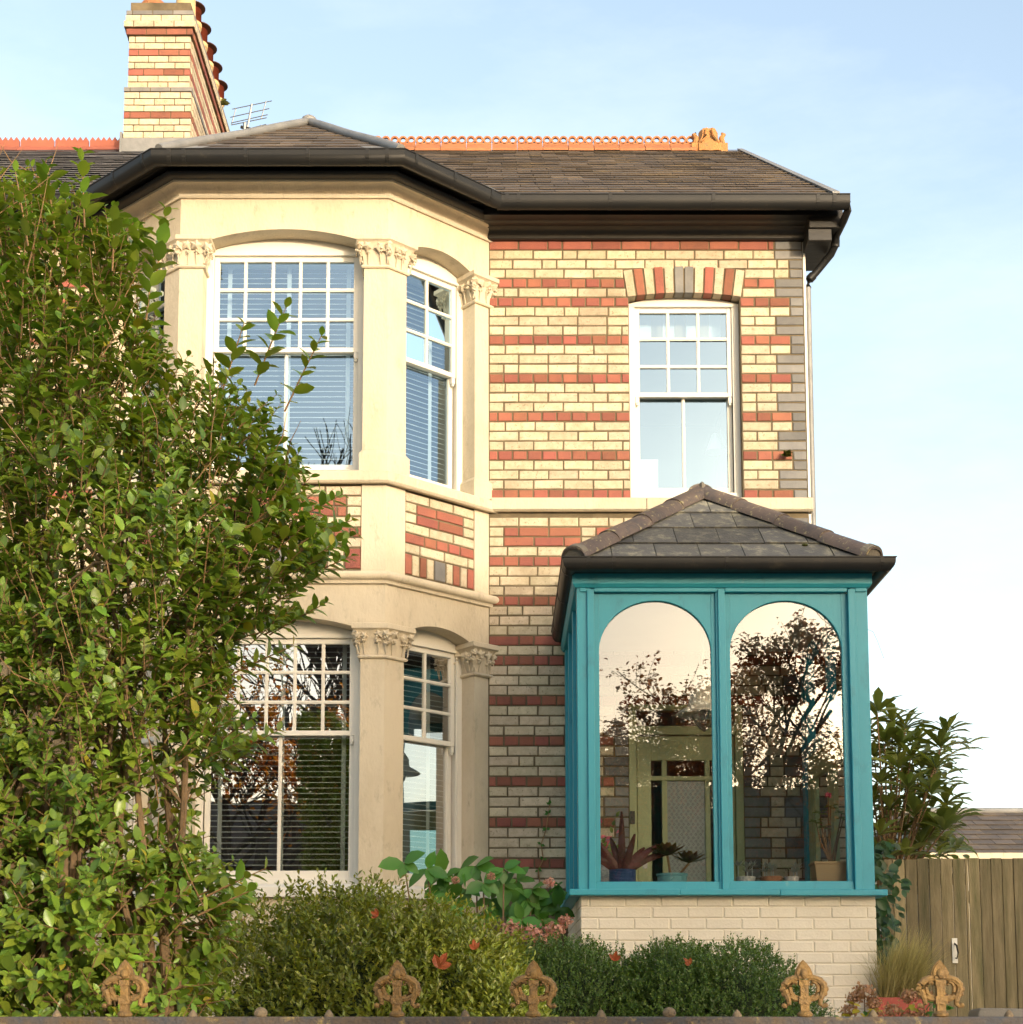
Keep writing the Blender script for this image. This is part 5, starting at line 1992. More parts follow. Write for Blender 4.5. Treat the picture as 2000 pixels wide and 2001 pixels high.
def leaf_obj(name, mat, kind, pos, dirs, nrm, L, Wd, parent, stuff=True):
    if len(pos) == 0: return None
    v, f = tmpl(kind)
    d, s, n = frames(np.asarray(dirs, float), np.asarray(nrm, float))
    pos, L, Wd = np.asarray(pos, float), np.asarray(L, float), np.asarray(Wd, float)
    P = pos[:, None, :] + d[:, None, :] * (v[None, :, 0:1] * L[:, None, None]) + s[:, None, :] * (v[None, :, 1:2] * Wd[:, None, None]) + n[:, None, :] * (v[None, :, 2:3] * L[:, None, None])
    N, k = len(pos), len(v)
    V = P.reshape(-1, 3)
    org = np.array([(V[:, 0].min() + V[:, 0].max()) / 2, (V[:, 1].min() + V[:, 1].max()) / 2, V[:, 2].min()])
    Fc = (f[None] + (np.arange(N) * k)[:, None, None]).reshape(-1, 3)
    me = bpy.data.meshes.new(name)
    me.vertices.add(len(V)); me.loops.add(Fc.size); me.polygons.add(len(Fc))
    me.vertices.foreach_set('co', (V - org).ravel())
    me.loops.foreach_set('vertex_index', Fc.ravel())
    me.polygons.foreach_set('loop_start', np.arange(0, Fc.size, 3))
    me.polygons.foreach_set('use_smooth', np.ones(len(Fc), bool))
    me.update(calc_edges=True)
    me.materials.append(MATS[mat])
    o = bpy.data.objects.new(name, me)
    link(o, parent, tuple(org))
    if stuff: o['kind'] = 'stuff'
    return o


LEAFME = {}


def leaf_single(kind, mat, var, ratio, name='leaf'):
    key = (kind, mat, var, ratio)
    if key not in LEAFME:
        v, f = tmpl(kind)
        r = random.Random(var * 7 + 1)
        v = v.copy()
        v[:, 1] *= ratio
        v[:, 2] += v[:, 0] ** 2 * r.uniform(-.12, .1)
        v[:, 2] += v[:, 1] * r.uniform(-.2, .2)
        me = bpy.data.meshes.new('leaf')
        me.from_pydata([tuple(p) for p in v], [], [tuple(int(i) for i in q) for q in f])
        me.polygons.foreach_set('use_smooth', [True] * len(me.polygons))
        me.materials.append(MATS[mat])
        LEAFME[key] = me
    return LEAFME[key]


def leaf_instances(parent, mat, kind, pos, dirs, nrm, L, ratio, name='leaf'):
    d, s, n = frames(np.asarray(dirs, float), np.asarray(nrm, float))
    for i in range(len(pos)):
        me = leaf_single(kind, mat, i % 5, ratio)
        o = bpy.data.objects.new(name, me)
        link(o, parent, tuple(pos[i]))
        M = Matrix((d[i], s[i], n[i])).transposed()
        o.rotation_euler = M.to_euler()
        o.scale = (L[i], L[i], L[i])


def pip(poly, x, y):
    c = False
    j = len(poly) - 1
    for i in range(len(poly)):
        xi, yi = poly[i]
        xj, yj = poly[j]
        if (yi > y) != (yj > y) and x < (xj - xi) * (y - yi) / (yj - yi) + xi: c = not c
        j = i
    return c


def edge_dist(poly, x, y):
    best = 1e9
    for i in range(len(poly)):
        ax_, ay_ = poly[i]
        bx_, by_ = poly[(i + 1) % len(poly)]
        dx_, dy_ = bx_ - ax_, by_ - ay_
        t = max(0, min(1, ((x - ax_) * dx_ + (y - ay_) * dy_) / (dx_ * dx_ + dy_ * dy_)))
        best = min(best, math.hypot(x - ax_ - dx_ * t, y - ay_ - dy_ * t))
    return best


class Shoots:
    def __init__(self): self.p, self.d, self.n, self.l, self.tw = [], [], [], [], MB()

    def shoot(self, p, d, L, npairs, ll, r, rad=.0028, droop=.1):
        p, d = Vector(p), Vector(d).normalized()
        up = Vector((0, 0, 1))
        pts = [p + d * L * t + Vector((0, 0, -droop * L * t * t)) for t in (0, .5, 1)]
        self.tw.tube(pts, [rad, rad * .8, rad * .4], 4, False)
        a = d.cross(up)
        if a.length < .05: a = Vector((1, 0, 0))
        a.normalize()
        b = d.cross(a)
        ph = r.uniform(0, PI)
        for k in range(npairs):
            t = .12 + .86 * k / max(1, npairs - 1)
            c = p + d * L * t + Vector((0, 0, -droop * L * t * t))
            th = ph + k * PI / 2 + r.uniform(-.3, .3)
            for sgn in (1, -1):
                if r.random() < .08: continue
                o = (a * math.cos(th) + b * math.sin(th)) * sgn
                dd = (o * r.uniform(.75, 1.1) + d * r.uniform(.5, .95) + Vector((0, 0, r.uniform(-.25, .15)))).normalized()
                nn = (d * .7 + Vector((0, 0, .7)) + Vector((r.uniform(-.4, .4), r.uniform(-.5, .2), r.uniform(-.3, .4))))
                sz = ll * (1 - .45 * max(0, t - .7) / .3) * r.uniform(.72, 1.15)
                self.p.append(c); self.d.append(dd); self.n.append(nn); self.l.append(sz)


# ------------------------------------------------------------------ the big privet
r = random.Random(11)
OUT = [(-90, 335), (30, 345), (120, 350), (190, 440), (270, 450), (262, 540), (275, 640), (320, 705), (420, 745), (500, 790), (560, 900), (600, 985), (640, 1060), (600, 1140), (540, 1210), (440, 1300), (455, 1390), (490, 1430), (430, 1510), (360, 1580), (385, 1660), (450, 1730), (430, 1850), (400, 2000), (390, 2180), (-90, 2180)]
PYc = -6.1
privet = thing('privet_shrub', (-1.6, PYc, 1.0), 'large glossy green privet shrub with orange twigs filling the left side', 'shrub')
sh = Shoots()
cen = Vector((-1.6, PYc, 2.8))
tips = []
cnt = 0
while cnt < 2900:
    x, y = r.uniform(-90, 700), r.uniform(320, 2180)
    if not pip(OUT, x, y): continue
    ed = edge_dist(OUT, x, y)
    # visible gaps let the window and the stems show in the middle
    if 230 < x < 420 and 1500 < y < 1640 and r.random() < .55: continue
    half = min(.70, .10 + ed / 480)
    q = r.random()
    yy = PYc - half * (1 - 2 * q ** 1.25) if r.random() < .75 else PYc + r.uniform(-half, half)
    X, Z = wp(x, y, yy)
    if Z < 1.02: continue
    p = Vector((X, yy, Z))
    # outward direction in the picture plane
    g = Vector((X - (-1.75), (yy - PYc) * 1.3, (Z - 2.6) * .28))
    d = g.normalized() * .9 + Vector((0, 0, .75)) + Vector((r.uniform(-.6, .6), r.uniform(-.7, .4), r.uniform(-.4, .4)))
    L = r.uniform(.12, .27)
    sh.shoot(p - d.normalized() * L * .5, d, L, r.randint(4, 7), r.choice((.044, .056, .068, .082)) * r.uniform(.9, 1.1), r)
    tips.append(p)
    cnt += 1
# upright leaders seen against the house
for (x, y, L, yy) in ((560, 590, .42, -5.2), (478, 622, .36, -5.4), (630, 645, .42, -5.2), (585, 875, .34, -5.2), (160, 290, .36, -5.6), (30, 325, .36, -5.7), (325, 400, .34, -5.5), (268, 430, .30, -5.4), (90, 320, .3, -5.5), (700, 1035, .34, -5.1), (690, 1010, .3, -5.0), (670, 960, .28, -5.0), (640, 1170, .32, -5.1), (575, 1255, .3, -5.3), (545, 1420, .3, -5.3), (500, 1460, .26, -5.2), (520, 1690, .3, -5.6), (500, 1730, .26, -5.7), (690, 1080, .28, -5.0), (610, 1190, .25, -5.0), (300, 500, .3, -5.5), (225, 400, .3, -5.6)):
    yy -= .75
    L *= .9
    X, Z = wp(x, y, yy)
    lean = Vector(((X + 1.5) * .55, 0, 1)) if y < 900 else Vector((1.0, r.uniform(-.3, .2), .55))
    d = lean.normalized()
    tip = Vector((X, yy, Z))
    sh.shoot(tip - d * L, d, L, 9, .088 if y < 900 else .078, r, .004, .05)
    tips.append(tip - d * L)
# stems and limbs
lim = MB()
bases = [(-1.9, -6.0), (-1.7, -6.2), (-1.45, -5.95), (-2.0, -6.3), (-1.25, -6.2), (-1.6, -6.4)]
for (bx_, by_) in bases:
    for k in range(5):
        tp_ = r.choice(tips)
        p0 = Vector((bx_, by_, 1.0))
        p3 = Vector(tp_) + (cen - Vector(tp_)) * .25
        p1 = p0 + Vector((r.uniform(-.1, .1), r.uniform(-.1, .1), 1.0 + r.random() * .6))
        pts = []
        for t in np.linspace(0, 1, 9):
            a = p0.lerp(p1, t); b = p1.lerp(p3, t)
            pts.append(a.lerp(b, t) + Vector((r.uniform(-.02, .02), r.uniform(-.02, .02), 0)))
        rad = r.uniform(.016, .028)
        lim.tube(pts, [rad * (1 - .75 * t) for t in np.linspace(0, 1, 9)], 7, False)
        for q in range(8):
            i = r.randint(3, 8)
            tq = min(tips, key=lambda c: (Vector(c) - pts[i]).length + r.uniform(0, .9))
            a, c = pts[i], Vector(tq)
            mid = (a + c) / 2 + Vector((r.uniform(-.06, .06), r.uniform(-.06, .06), r.uniform(-.02, .10)))
            if (c - a).length < 1.2:
                lim.tube([a, mid, c], [.008, .005, .003], 5, False)
lim.build('stems', 'bark', privet, smooth=True)
for k in range(220):
    tq = Vector(r.choice(tips))
    d = Vector((r.uniform(-1, 1), r.uniform(-1, .2), r.uniform(.1, 1.2))).normalized()
    sh.tw.tube([tq - d * .12, tq + d * r.uniform(.05, .16), tq + d * .2 + Vector((r.uniform(-.05, .05), 0, .05))], [.0028, .0022, .001], 4, False)
o = sh.tw.build('twigs', 'twig', privet)
o['kind'] = 'stuff'
P_, D_, N_, L_ = np.array(sh.p), np.array(sh.d), np.array(sh.n), np.array(sh.l)
dist = np.sqrt(((P_ - np.array([0, -12, 1.6])) ** 2).sum(1))
inview = (P_[:, 0] / (P_[:, 1] + 12) > -.315)
score = np.where(inview, L_ / dist, 0)
big = np.argsort(-score)[:300]
mask = np.zeros(len(P_), bool); mask[big] = True
leaf_instances(privet, 'privet_leaf', 'leaf', P_[mask], D_[mask], N_[mask], L_[mask], .54)
yel = (~mask) & (rng.random(len(P_)) < .018)
rest = (~mask) & (~yel)
leaf_obj('foliage', 'privet_leaf', 'leaf', P_[rest], D_[rest], N_[rest], L_[rest], L_[rest] * rng.uniform(.46, .62, rest.sum()), privet)
leaf_obj('yellow_leaves', 'privet_yellow', 'leaf', P_[yel], D_[yel], N_[yel], L_[yel], L_[yel] * .5, privet)
print('privet leaves', len(P_))


# ------------------------------------------------------------------ clipped hedges
def hedge(name, blobs, nspr, ll, sprig, mat, label, seed, per=8, wr=.5, updir=.6):
    rg = np.random.default_rng(seed)
    b0 = blobs[0]
    h = thing(name, (b0[0][0], b0[0][1], 1.0), label, 'hedge')
    core = MB()
    for c, rad in blobs:
        loops = []
        for j in range(13):
            a = -PI / 2 + PI * j / 12
            lp = []
            for k in range(24):
                t = k * 2 * PI / 24
                q = Vector((math.cos(t) * max(math.cos(a), .02), math.sin(t) * max(math.cos(a), .02), math.sin(a)))
                s = (.80 if ll < .025 else .70) * (1 + .06 * noise.noise(q * 2.3 + Vector(c)))
                lp.append((c[0] + q.x * rad[0] * s, c[1] + q.y * rad[1] * s, max(1.0, c[2] + q.z * rad[2] * s)))
            loops.append(lp)
        core.loft(loops)
    core.build('core', 'hedge_core', h, smooth=True)
    allp, alld, alln, alll = [], [], [], []
    per_blob = nspr // len(blobs)
    for c, rad in blobs:
        c, rad = np.array(c), np.array(rad)
        q = rg.normal(size=(per_blob, 3))
        q /= np.linalg.norm(q, axis=1, keepdims=True)
        q = q[(q[:, 1] < .45) & (q[:, 2] > -.7)]
        s = np.array([1 + .085 * noise.noise(Vector(v) * 2.3 + Vector(c)) + .06 * noise.noise(Vector(v) * 7 + Vector(c)) for v in q]) * rg.uniform(.80, 1.0, len(q))
        p = c + q * rad * s[:, None]
        keep = p[:, 2] > 1.03
        for c2, r2 in blobs:
            dd = (((p - np.array(c2)) / np.array(r2)) ** 2).sum(1)
            keep &= dd > .42
        p, q = p[keep], q[keep]
        nrm = q / rad
        nrm /= np.linalg.norm(nrm, axis=1, keepdims=True)
        ax_ = nrm * .9 + np.array([0, 0, updir]) + rg.normal(size=p.shape) * .33
        ax_ /= np.linalg.norm(ax_, axis=1, keepdims=True)
        L = sprig * rg.uniform(.5, 1.25, len(p))
        for k in range(per):
            t = (k + rg.random(len(p))) / per
            o = rg.normal(size=p.shape)
            o -= ax_ * (o * ax_).sum(1, keepdims=True)
            o /= np.linalg.norm(o, axis=1, keepdims=True)
            allp.append(p + ax_ * (L * (t - .3))[:, None])
            alld.append(o * .8 + ax_ * (.5 + .6 * t)[:, None])
            alln.append(ax_ + rg.normal(size=p.shape) * .3)
            alll.append(ll * rg.uniform(.7, 1.2, len(p)) * (1 - .25 * t))
    pos, dirs, nr, LL = map(np.concatenate, (allp, alld, alln, alll))
    print(name, len(pos), 'leaves')
    leaf_obj('foliage', mat, 'flat' if ll < .025 else 'kite', np.array(pos), np.array(dirs), np.array(nr), LL, LL * wr, h)
    return h


hedge('golden_hedge', [((-.95, -4.25, 1.2), (.80, .75, .98)), ((-.25, -4.45, 1.15), (.54, .65, .96)), ((-.62, -4.4, 1.2), (.72, .75, 1.0)), ((.0, -4.9, .95), (.33, .45, .80))], 26000, .042, .12, 'box_gold',
      'loose rounded olive green hedge below the bay window', 21, 7, .42, .7)
hedge('box_hedge', [((.42, -3.2, 1.2), (.62, .60, .86)), ((.1, -3.3, 1.1), (.42, .5, .88))], 34000, .019, .055, 'box_dark', 'dark green clipped box mound left of the porch centre, next to the olive hedge', 22, 8, .6)
hedge('box_hedge', [((1.32, -3.3, 1.1), (.66, .62, .93)), ((1.0, -3.3, 1.2), (.45, .55, .84))], 34000, .019, .055, 'box_dark', 'dark green clipped box mound in front of the right half of the porch', 23, 8, .6)

# fallen leaves caught in the hedges
def fallen(px, py, Y, s, label, rot):
    X, Z = wp(px, py, Y)
    t = MB()
    rf = random.Random(px)
    for k in range(3):
        a = rot + k * .75
        leafquad(t, (X, Y - .02, Z), (math.cos(a), -.25 + rf.uniform(-.3, .3), math.sin(a)), (rf.uniform(-.4, .4), -1, .3), s * (1.9 - .4 * abs(k - 1)), s * .9, rf.uniform(-.3, .4), .35, 4)
    o = t.build('fallen_leaf', 'red_leaf')
    tag(o, label, 'leaf', 'red leaves fallen on the hedges')


fallen(857, 1892, -5.23, .040, 'large red fallen leaf lying on the olive hedge', .3)
fallen(928, 1856, -5.15, .024, 'small orange fallen leaf right of the large red leaf on the olive hedge', 1.0)
fallen(1200, 1878, -3.90, .028, 'red fallen leaf on the left dark box mound', .6)
fallen(1347, 1886, -3.86, .024, 'brown red fallen leaf between the two dark box mounds', 1.4)
fallen(740, 1790, -5.12, .022, 'orange brown fallen leaf high on the olive hedge', 2.0)

# ------------------------------------------------------------------ hydrangea beside the bay
hy = thing('hydrangea', (-.1, -1.5, 1.0), 'hydrangea with broad pointed leaves between bay and porch', 'shrub')
r = random.Random(31)
HL = []
for (px, py) in ((790, 1690), (835, 1700), (860, 1712), (900, 1700), (930, 1695), (945, 1728), (985, 1700), (1010, 1722), (1040, 1740), (960, 1760), (1000, 1775), (1050, 1770), (1075, 1750), (910, 1740), (870, 1735), (1020, 1800), (1060, 1800), (985, 1730), (940, 1790), (890, 1760), (1090, 1780), (1030, 1760)):
    Y = -1.45 + r.uniform(-.25, .15)
    X, Z = wp(px, py, Y)
    for k in range(4):
        a = k * PI / 2 + r.uniform(-.5, .5)
        HL.append(((X, Y, Z + .01), (math.cos(a) + .2, -.35 + r.uniform(-.3, .2), math.sin(a) * .7 - .35), (r.uniform(-.35, .35), -1, .75 + r.uniform(-.3, .3)), r.uniform(.11, .19)))
HL = HL[:120]
leaf_instances(hy, 'hydrangea_leaf', 'leaf', [h[0] for h in HL], [h[1] for h in HL], [h[2] for h in HL], [h[3] for h in HL], .60)
m = MB()
for k in range(22):
    h = HL[(k * 4) % len(HL)]
    p = Vector(h[0])
    m.tube([(-.05 + p.x * .4, -1.4, 1.0), (p.x * .8, p.y, (1.0 + p.z) / 2), p], [.010, .008, .005], 5, False)
m.build('stems', 'bark', hy)


def mophead(parent, c, rad, mat, n, seed, name='flower_head'):
    rg = np.random.default_rng(seed)
    q = rg.normal(size=(n, 3))
    q /= np.linalg.norm(q, axis=1, keepdims=True)
    pos = np.array(c) + q * rad * rg.uniform(.7, 1.05, (n, 1)) * np.array([1, 1, .75])
    t = rg.normal(size=(n, 3))
    leaf_obj(name, mat, 'kite', pos, t, q + rg.normal(size=(n, 3)) * .3, np.full(n, rad * .42), np.full(n, rad * .36), parent, stuff=False)


for k, (px, py, s) in enumerate(((1000, 1815, .07), (1040, 1825, .08), (1085, 1818, .07), (960, 1712, .03), (1105, 1800, .05), (890, 1720, .03), (1060, 1840, .07), (1075, 1725, .04))):
    X, Z = wp(px, py, -1.85)
    mophead(hy, (X, -1.85, Z), s, 'pink_mophead', 110, 40 + k)
# bare climbing stem on the wall
t = thing('wall_creeper', (WX(1062, 1760, -.02), -.02, 2.2), 'thin bare creeper stem climbing the brick wall beside the porch', 'creeper')
pts = []
for (px, py) in ((1052, 1790), (1058, 1740), (1052, 1700), (1062, 1680), (1058, 1650), (1068, 1620), (1072, 1590), (1075, 1572)):
    X, Z = wp(px, py, -.02); pts.append((X, -.022, Z))
MB().tube(pts, [.006, .006, .005, .005, .004, .004, .003, .002], 5).build('stem', 'twig', t)
m = MB()
for p in pts[2:]:
    for k in range(3):
        leafquad(m, p, (r.uniform(-1, 1), -.4, r.uniform(-.5, 1)), (0, -1, 0), .035, .022, .1, .1, 2)
m.build('leaves', 'hydrangea_leaf', t)

# ------------------------------------------------------------------ loquat behind the gate
lq = thing('loquat_tree', (3.45, 1.5, 1.0), 'loquat tree with long ribbed leaves rising behind the wooden gate', 'tree')
r = random.Random(51)
LQ = [(1715, 1380), (1745, 1400), (1770, 1410), (1760, 1450), (1730, 1440), (1790, 1440), (1850, 1420), (1838, 1450), (1710, 1470), (1755, 1490), (1800, 1490), (1830, 1490), (1775, 1530), (1720, 1520), (1820, 1540), (1850, 1560), (1740, 1570), (1790, 1580), (1700, 1560), (1830, 1600), (1760, 1620), (1720, 1620), (1800, 1640), (1845, 1610), (1700, 1660), (1770, 1660), (1735, 1665), (1860, 1590), (1690, 1430), (1690, 1600), (1810, 1610), (1780, 1470), (1650, 1420), (1650, 1520)]
lp = []
st_ = MB()
tr_ = MB()
tr_.tube([(3.4, 1.6, 1.0), (3.42, 1.55, 2.2), (3.5, 1.5, 3.2)], [.06, .05, .03], 8)
tr_.build('trunk', 'bark', lq, smooth=True)
for (px, py) in LQ:
    Y = 1.3 + r.uniform(-.45, .55)
    X, Z = wp(px, py + 14, Y)
    c = Vector((X, Y, Z))
    ax_ = Vector(((X - 3.4) * .5, -.25, 1)).normalized()
    st_.tube([Vector((3.45, 1.5, 2.0 + r.random() * .8)), (Vector((3.45, 1.5, 2.6)) + c) / 2, c], [.015, .01, .006], 5, False)
    for k in range(9):
        a = k * 2.399 + r.random()
        e = .15 + 1.0 * (k / 9)
        d = Vector((math.cos(a) * math.cos(e), math.sin(a) * math.cos(e), math.sin(e))) + ax_ * .25
        lp.append((tuple(c + ax_ * .02 * k / 9), tuple(d), (r.uniform(-.2, .2), r.uniform(-.3, .1), 1.0), r.uniform(.17, .27) * (1.05 - .35 * k / 9)))
lp = lp[:300]
leaf_instances(lq, 'loquat_leaf', 'long', [q[0] for q in lp], [q[1] for q in lp], [q[2] for q in lp], [q[3] * 1.2 for q in lp], .34)
ex = []
for k in range(620):
    px, py = r.choice(LQ)
    Y = 1.7 + r.uniform(-.3, .8)
    X, Z = wp(px + r.gauss(0, 16), py + 45 + r.gauss(0, 25), Y)
    a = r.uniform(0, 2 * PI)
    ex.append(((X, Y, Z), (math.cos(a), math.sin(a) - .3, r.uniform(-.5, .7)), (r.uniform(-.3, .3), -.3, 1), r.uniform(.16, .26)))
eL = np.array([q[3] for q in ex])
leaf_obj('foliage', 'loquat_leaf', 'long', np.array([q[0] for q in ex]), np.array([q[1] for q in ex]), np.array([q[2] for q in ex]), eL, eL * .33, lq)
st_.build('limbs', 'bark', lq, smooth=True)

# climber between the porch and the gate
cl = thing('climber', (2.85, -.4, 1.0), 'dark leafy climber hanging between the porch and the gate', 'climber')
pos, dr, nn, ln = [], [], [], []
m = MB()
for k in range(300):
    px = 1700 + abs(r.gauss(0, 32))
    py = r.uniform(1640, 1880)
    if px > 1770 - abs(py - 1700) * .12: continue
    Y = -.35 + r.uniform(-.3, .3)
    X, Z = wp(px, py, Y)
    pos.append((X, Y, Z)); dr.append((r.uniform(-.8, 1), r.uniform(-1, 0), r.uniform(-1, .1))); nn.append((r.uniform(-.3, .3), -1, .6)); ln.append(r.uniform(.06, .11))
leaf_instances(cl, 'ivy_leaf', 'leaf', pos[:260], dr, nn, ln, .62)
for k in range(12):
    a = pos[r.randint(0, len(pos) - 1)]
    m.tube([(2.72 + r.uniform(0, .15), -.3, 1.0), (a[0] * .5 + 1.4, -.3, (a[2] + 1) / 2), a], [.012, .008, .004], 5, False)
m.build('stems', 'bark', cl)

# ------------------------------------------------------------------ gate and fence
GY = .40
gate = thing('wooden_gate', (3.2, GY, 1.0), 'weathered upright-board garden gate with a black latch, beside the porch', 'gate')
zt_f = wp(1800, 1679, GY)[1]
x = WX(1722, 1700, GY)
xg = WX(1893, 1700, GY)
xs_ = []
while x < xg - .02:
    w_ = r.uniform(.090, .102)
    e = min(x + w_, xg)
    MB().box(x + .002, e - .003, GY + r.uniform(-.003, .003), GY + .022, 1.04, zt_f + r.uniform(-.006, .006)).build('plank', 'weathered_wood', gate, bevel=.003)
    x = e
for zz in (1.3, 2.0, 2.65):
    MB().box(WX(1722, 1700, GY), xg - .004, GY + .024, GY + .06, zz, zz + .09).build('ledge', 'weathered_wood', gate)
hx, hz = wp(1867, 1858, GY - .01)
m = MB(); m.box(hx - .022, hx + .022, GY - .010, GY - .004, hz - .10, hz + .10)
hp = m.build('latch_plate', 'enamel', gate, bevel=.002)
MB().tube([(hx, GY - .012, hz + .055), (hx + .003, GY - .05, hz + .04), (hx + .012, GY - .055, hz - .02), (hx + .004, GY - .04, hz - .065), (hx, GY - .02, hz - .06)], [.008, .008, .007, .006, .005], 8).build('latch_handle', 'black_gloss', gate, smooth=True)
fence = thing('wooden_fence', (4.4, GY, 1.0), 'stained timber fence continuing to the right edge beyond the gate', 'fence')
x = xg + .002
while x < 11.0:
    w_ = r.uniform(.090, .105)
    MB().box(x + .002, x + w_ - .002, GY + r.uniform(-.003, .004), GY + .022, 1.02, zt_f + .004 + r.uniform(-.006, .006)).build('plank', 'weathered_wood', fence, bevel=.003)
    x += w_
MB().box(xg + .01, 11.0, GY + .024, GY + .09, 2.5, 2.6).build('fence_rail', 'weathered_wood', fence)

# outbuilding roof beyond the fence
ob = thing('outbuilding', (8, 14, 1.0), 'low slate-roofed outbuilding seen over the fence at the right edge', 'building')
oy = 12.0
zr_ = wp(1900, 1588, oy + 2.2)[1]
ze_ = wp(1900, 1672, oy)[1]
ox0 = wp(1800, 1640, oy)[0]
MB().box(ox0 + .2, ox0 + 11, oy + .2, oy + 4.2, 1.0, ze_).build('wall', 'painted_brick', ob)
m = MB(); m.add([(ox0, oy, ze_), (ox0 + 11.2, oy, ze_), (ox0 + 11.2, oy + 2.2, zr_), (ox0, oy + 2.2, zr_), (ox0, oy + 4.4, ze_), (ox0 + 11.2, oy + 4.4, ze_)], [(0, 1, 2, 3), (3, 2, 5, 4), (0, 3, 4), (1, 5, 2)])
orf = m.build('roof', 'slate_neighbour', ob)
vd = Vector((0, 2.2, zr_ - ze_))
lay_slates((ox0, oy, ze_), (1, 0, 0), vd, [(0, 0), (4.0, 0), (4.0, vd.length), (0, vd.length)], .34, .27, orf, 'slate', 200, lift=.014)
MB().box(ox0, ox0 + 11, oy - .12, oy - .02, ze_ - .06, ze_ + .03).build('gutter', 'cream_stone', ob)
MB().tube([(ox0, oy + 2.2, zr_ + .02), (ox0 + 11, oy + 2.2, zr_ + .02)], .06, 8).build('ridge', 'lead', ob)

# ------------------------------------------------------------------ feather grass in a red planter
gx, gz = wp(1752, 1950, -1.9)
pl_ = thing('planter', (gx, -1.9, 1.0), 'square red planter beside the porch', 'planter')
m = MB()
m.loft([[(gx - .15, -2.05, 1.02), (gx + .15, -2.05, 1.02), (gx + .15, -1.75, 1.02), (gx - .15, -1.75, 1.02)], [(gx - .17, -2.07, gz), (gx + .17, -2.07, gz), (gx + .17, -1.73, gz), (gx - .17, -1.73, gz)],
        [(gx - .145, -2.045, gz), (gx + .145, -2.045, gz), (gx + .145, -1.755, gz), (gx - .145, -1.755, gz)], [(gx - .14, -2.04, gz - .04), (gx + .14, -2.04, gz - .04), (gx + .14, -1.76, gz - .04), (gx - .14, -1.76, gz - .04)]])
m.build('box', 'planter_red', pl_, bevel=.003)
fg = thing('feather_grass', (gx, -1.9, gz - .04), 'tuft of straw-coloured feather grass growing in the red planter', 'grass')
m = MB()
for k in range(1500):
    a = r.uniform(0, 2 * PI)
    lean = abs(r.gauss(.0, .55))
    d = Vector((math.cos(a) * lean + .22, math.sin(a) * lean * .8 - .05, 1.0)).normalized()
    p = Vector((gx + r.uniform(-.11, .11), -1.9 + r.uniform(-.11, .11), gz - .04))
    L = r.uniform(.30, .58)
    sd = Vector((math.sin(a), -math.cos(a), 0)) * .0016
    q1 = p + d * L * .5
    q2 = p + d * L + Vector((d.x, d.y, 0)) * L * .25 - Vector((0, 0, lean * L * .35))
    m.add([p - sd, p + sd, q1 + sd, q1 - sd, q2], [(0, 1, 2, 3), (3, 2, 4)])
o = m.build('blades', 'feather_grass', fg)
o['kind'] = 'stuff'

# faded hydrangeas behind the railing
for (lab, heads, Y, base) in (('faded brown hydrangea in front of the porch base corner', ((1668, 1952, .04), (1690, 1940, .06), (1708, 1960, .045), (1660, 1975, .04), (1715, 1985, .035)), -3.6, 1690),
                              ('faded brown hydrangea heads in front of the red planter', ((1776, 1948, .045), (1745, 1975, .045), (1775, 1990, .045), (1808, 1945, .035), (1800, 1985, .04), (1840, 1950, .04)), -4.2, 1790)):
    bx_ = WX(base, 1990, Y)
    t = thing('faded_hydrangea', (bx_, Y, 1.0), lab, 'shrub', 'faded hydrangeas behind the railing')
    lp, lv = [], MB()
    for k, (px, py, s) in enumerate(heads):
        X, Z = wp(px, py, Y)
        mophead(t, (X, Y, Z), s, 'dry_flower', 130, 60 + k)
        lv.tube([(bx_, Y, 1.0), ((bx_ + X) / 2, Y, (1 + Z) / 2), (X, Y, Z)], [.006, .005, .003], 5, False)
        for q in range(7):
            lp.append(((X + r.uniform(-.06, .06), Y + r.uniform(-.05, .05), Z - r.uniform(.03, .14)), (r.uniform(-1, 1), r.uniform(-1, .3), r.uniform(-.4, .4)), (0, -.5, 1), r.uniform(.045, .07)))
    lv.build('stems', 'bark', t)
    h = len(lp) // 2
    leaf_instances(t, 'privet_yellow', 'leaf', [q[0] for q in lp[:h]], [q[1] for q in lp[:h]], [q[2] for q in lp[:h]], [q[3] for q in lp[:h]], .55)
    leaf_instances(t, 'hydrangea_leaf', 'leaf', [q[0] for q in lp[h:]], [q[1] for q in lp[h:]], [q[2] for q in lp[h:]], [q[3] for q in lp[h:]], .55)
X, Z = wp(1950, 1975, -1.2)
m = MB()
loops = []
for (zz, s) in ((1.0, 1), (Z - .04, 1.02), (Z, .96), (Z + .012, .85)):
    loops.append([(X + math.cos(a) ** 3 * .0 + (.17 * s if math.cos(a) > 0 else -.17 * s) + r.uniform(-.01, .01), -1.2 + (.12 * s if math.sin(a) > 0 else -.12 * s) + r.uniform(-.01, .01), zz + r.uniform(-.006, .006)) for a in (PI * .25, PI * .75, PI * 1.25, PI * 1.75)])
m.loft(loops)
o = m.build('stone_block', 'stone_wall', None, bevel=.015)
tag(o, 'mossy stone block at the foot of the fence, bottom right corner', 'stone')

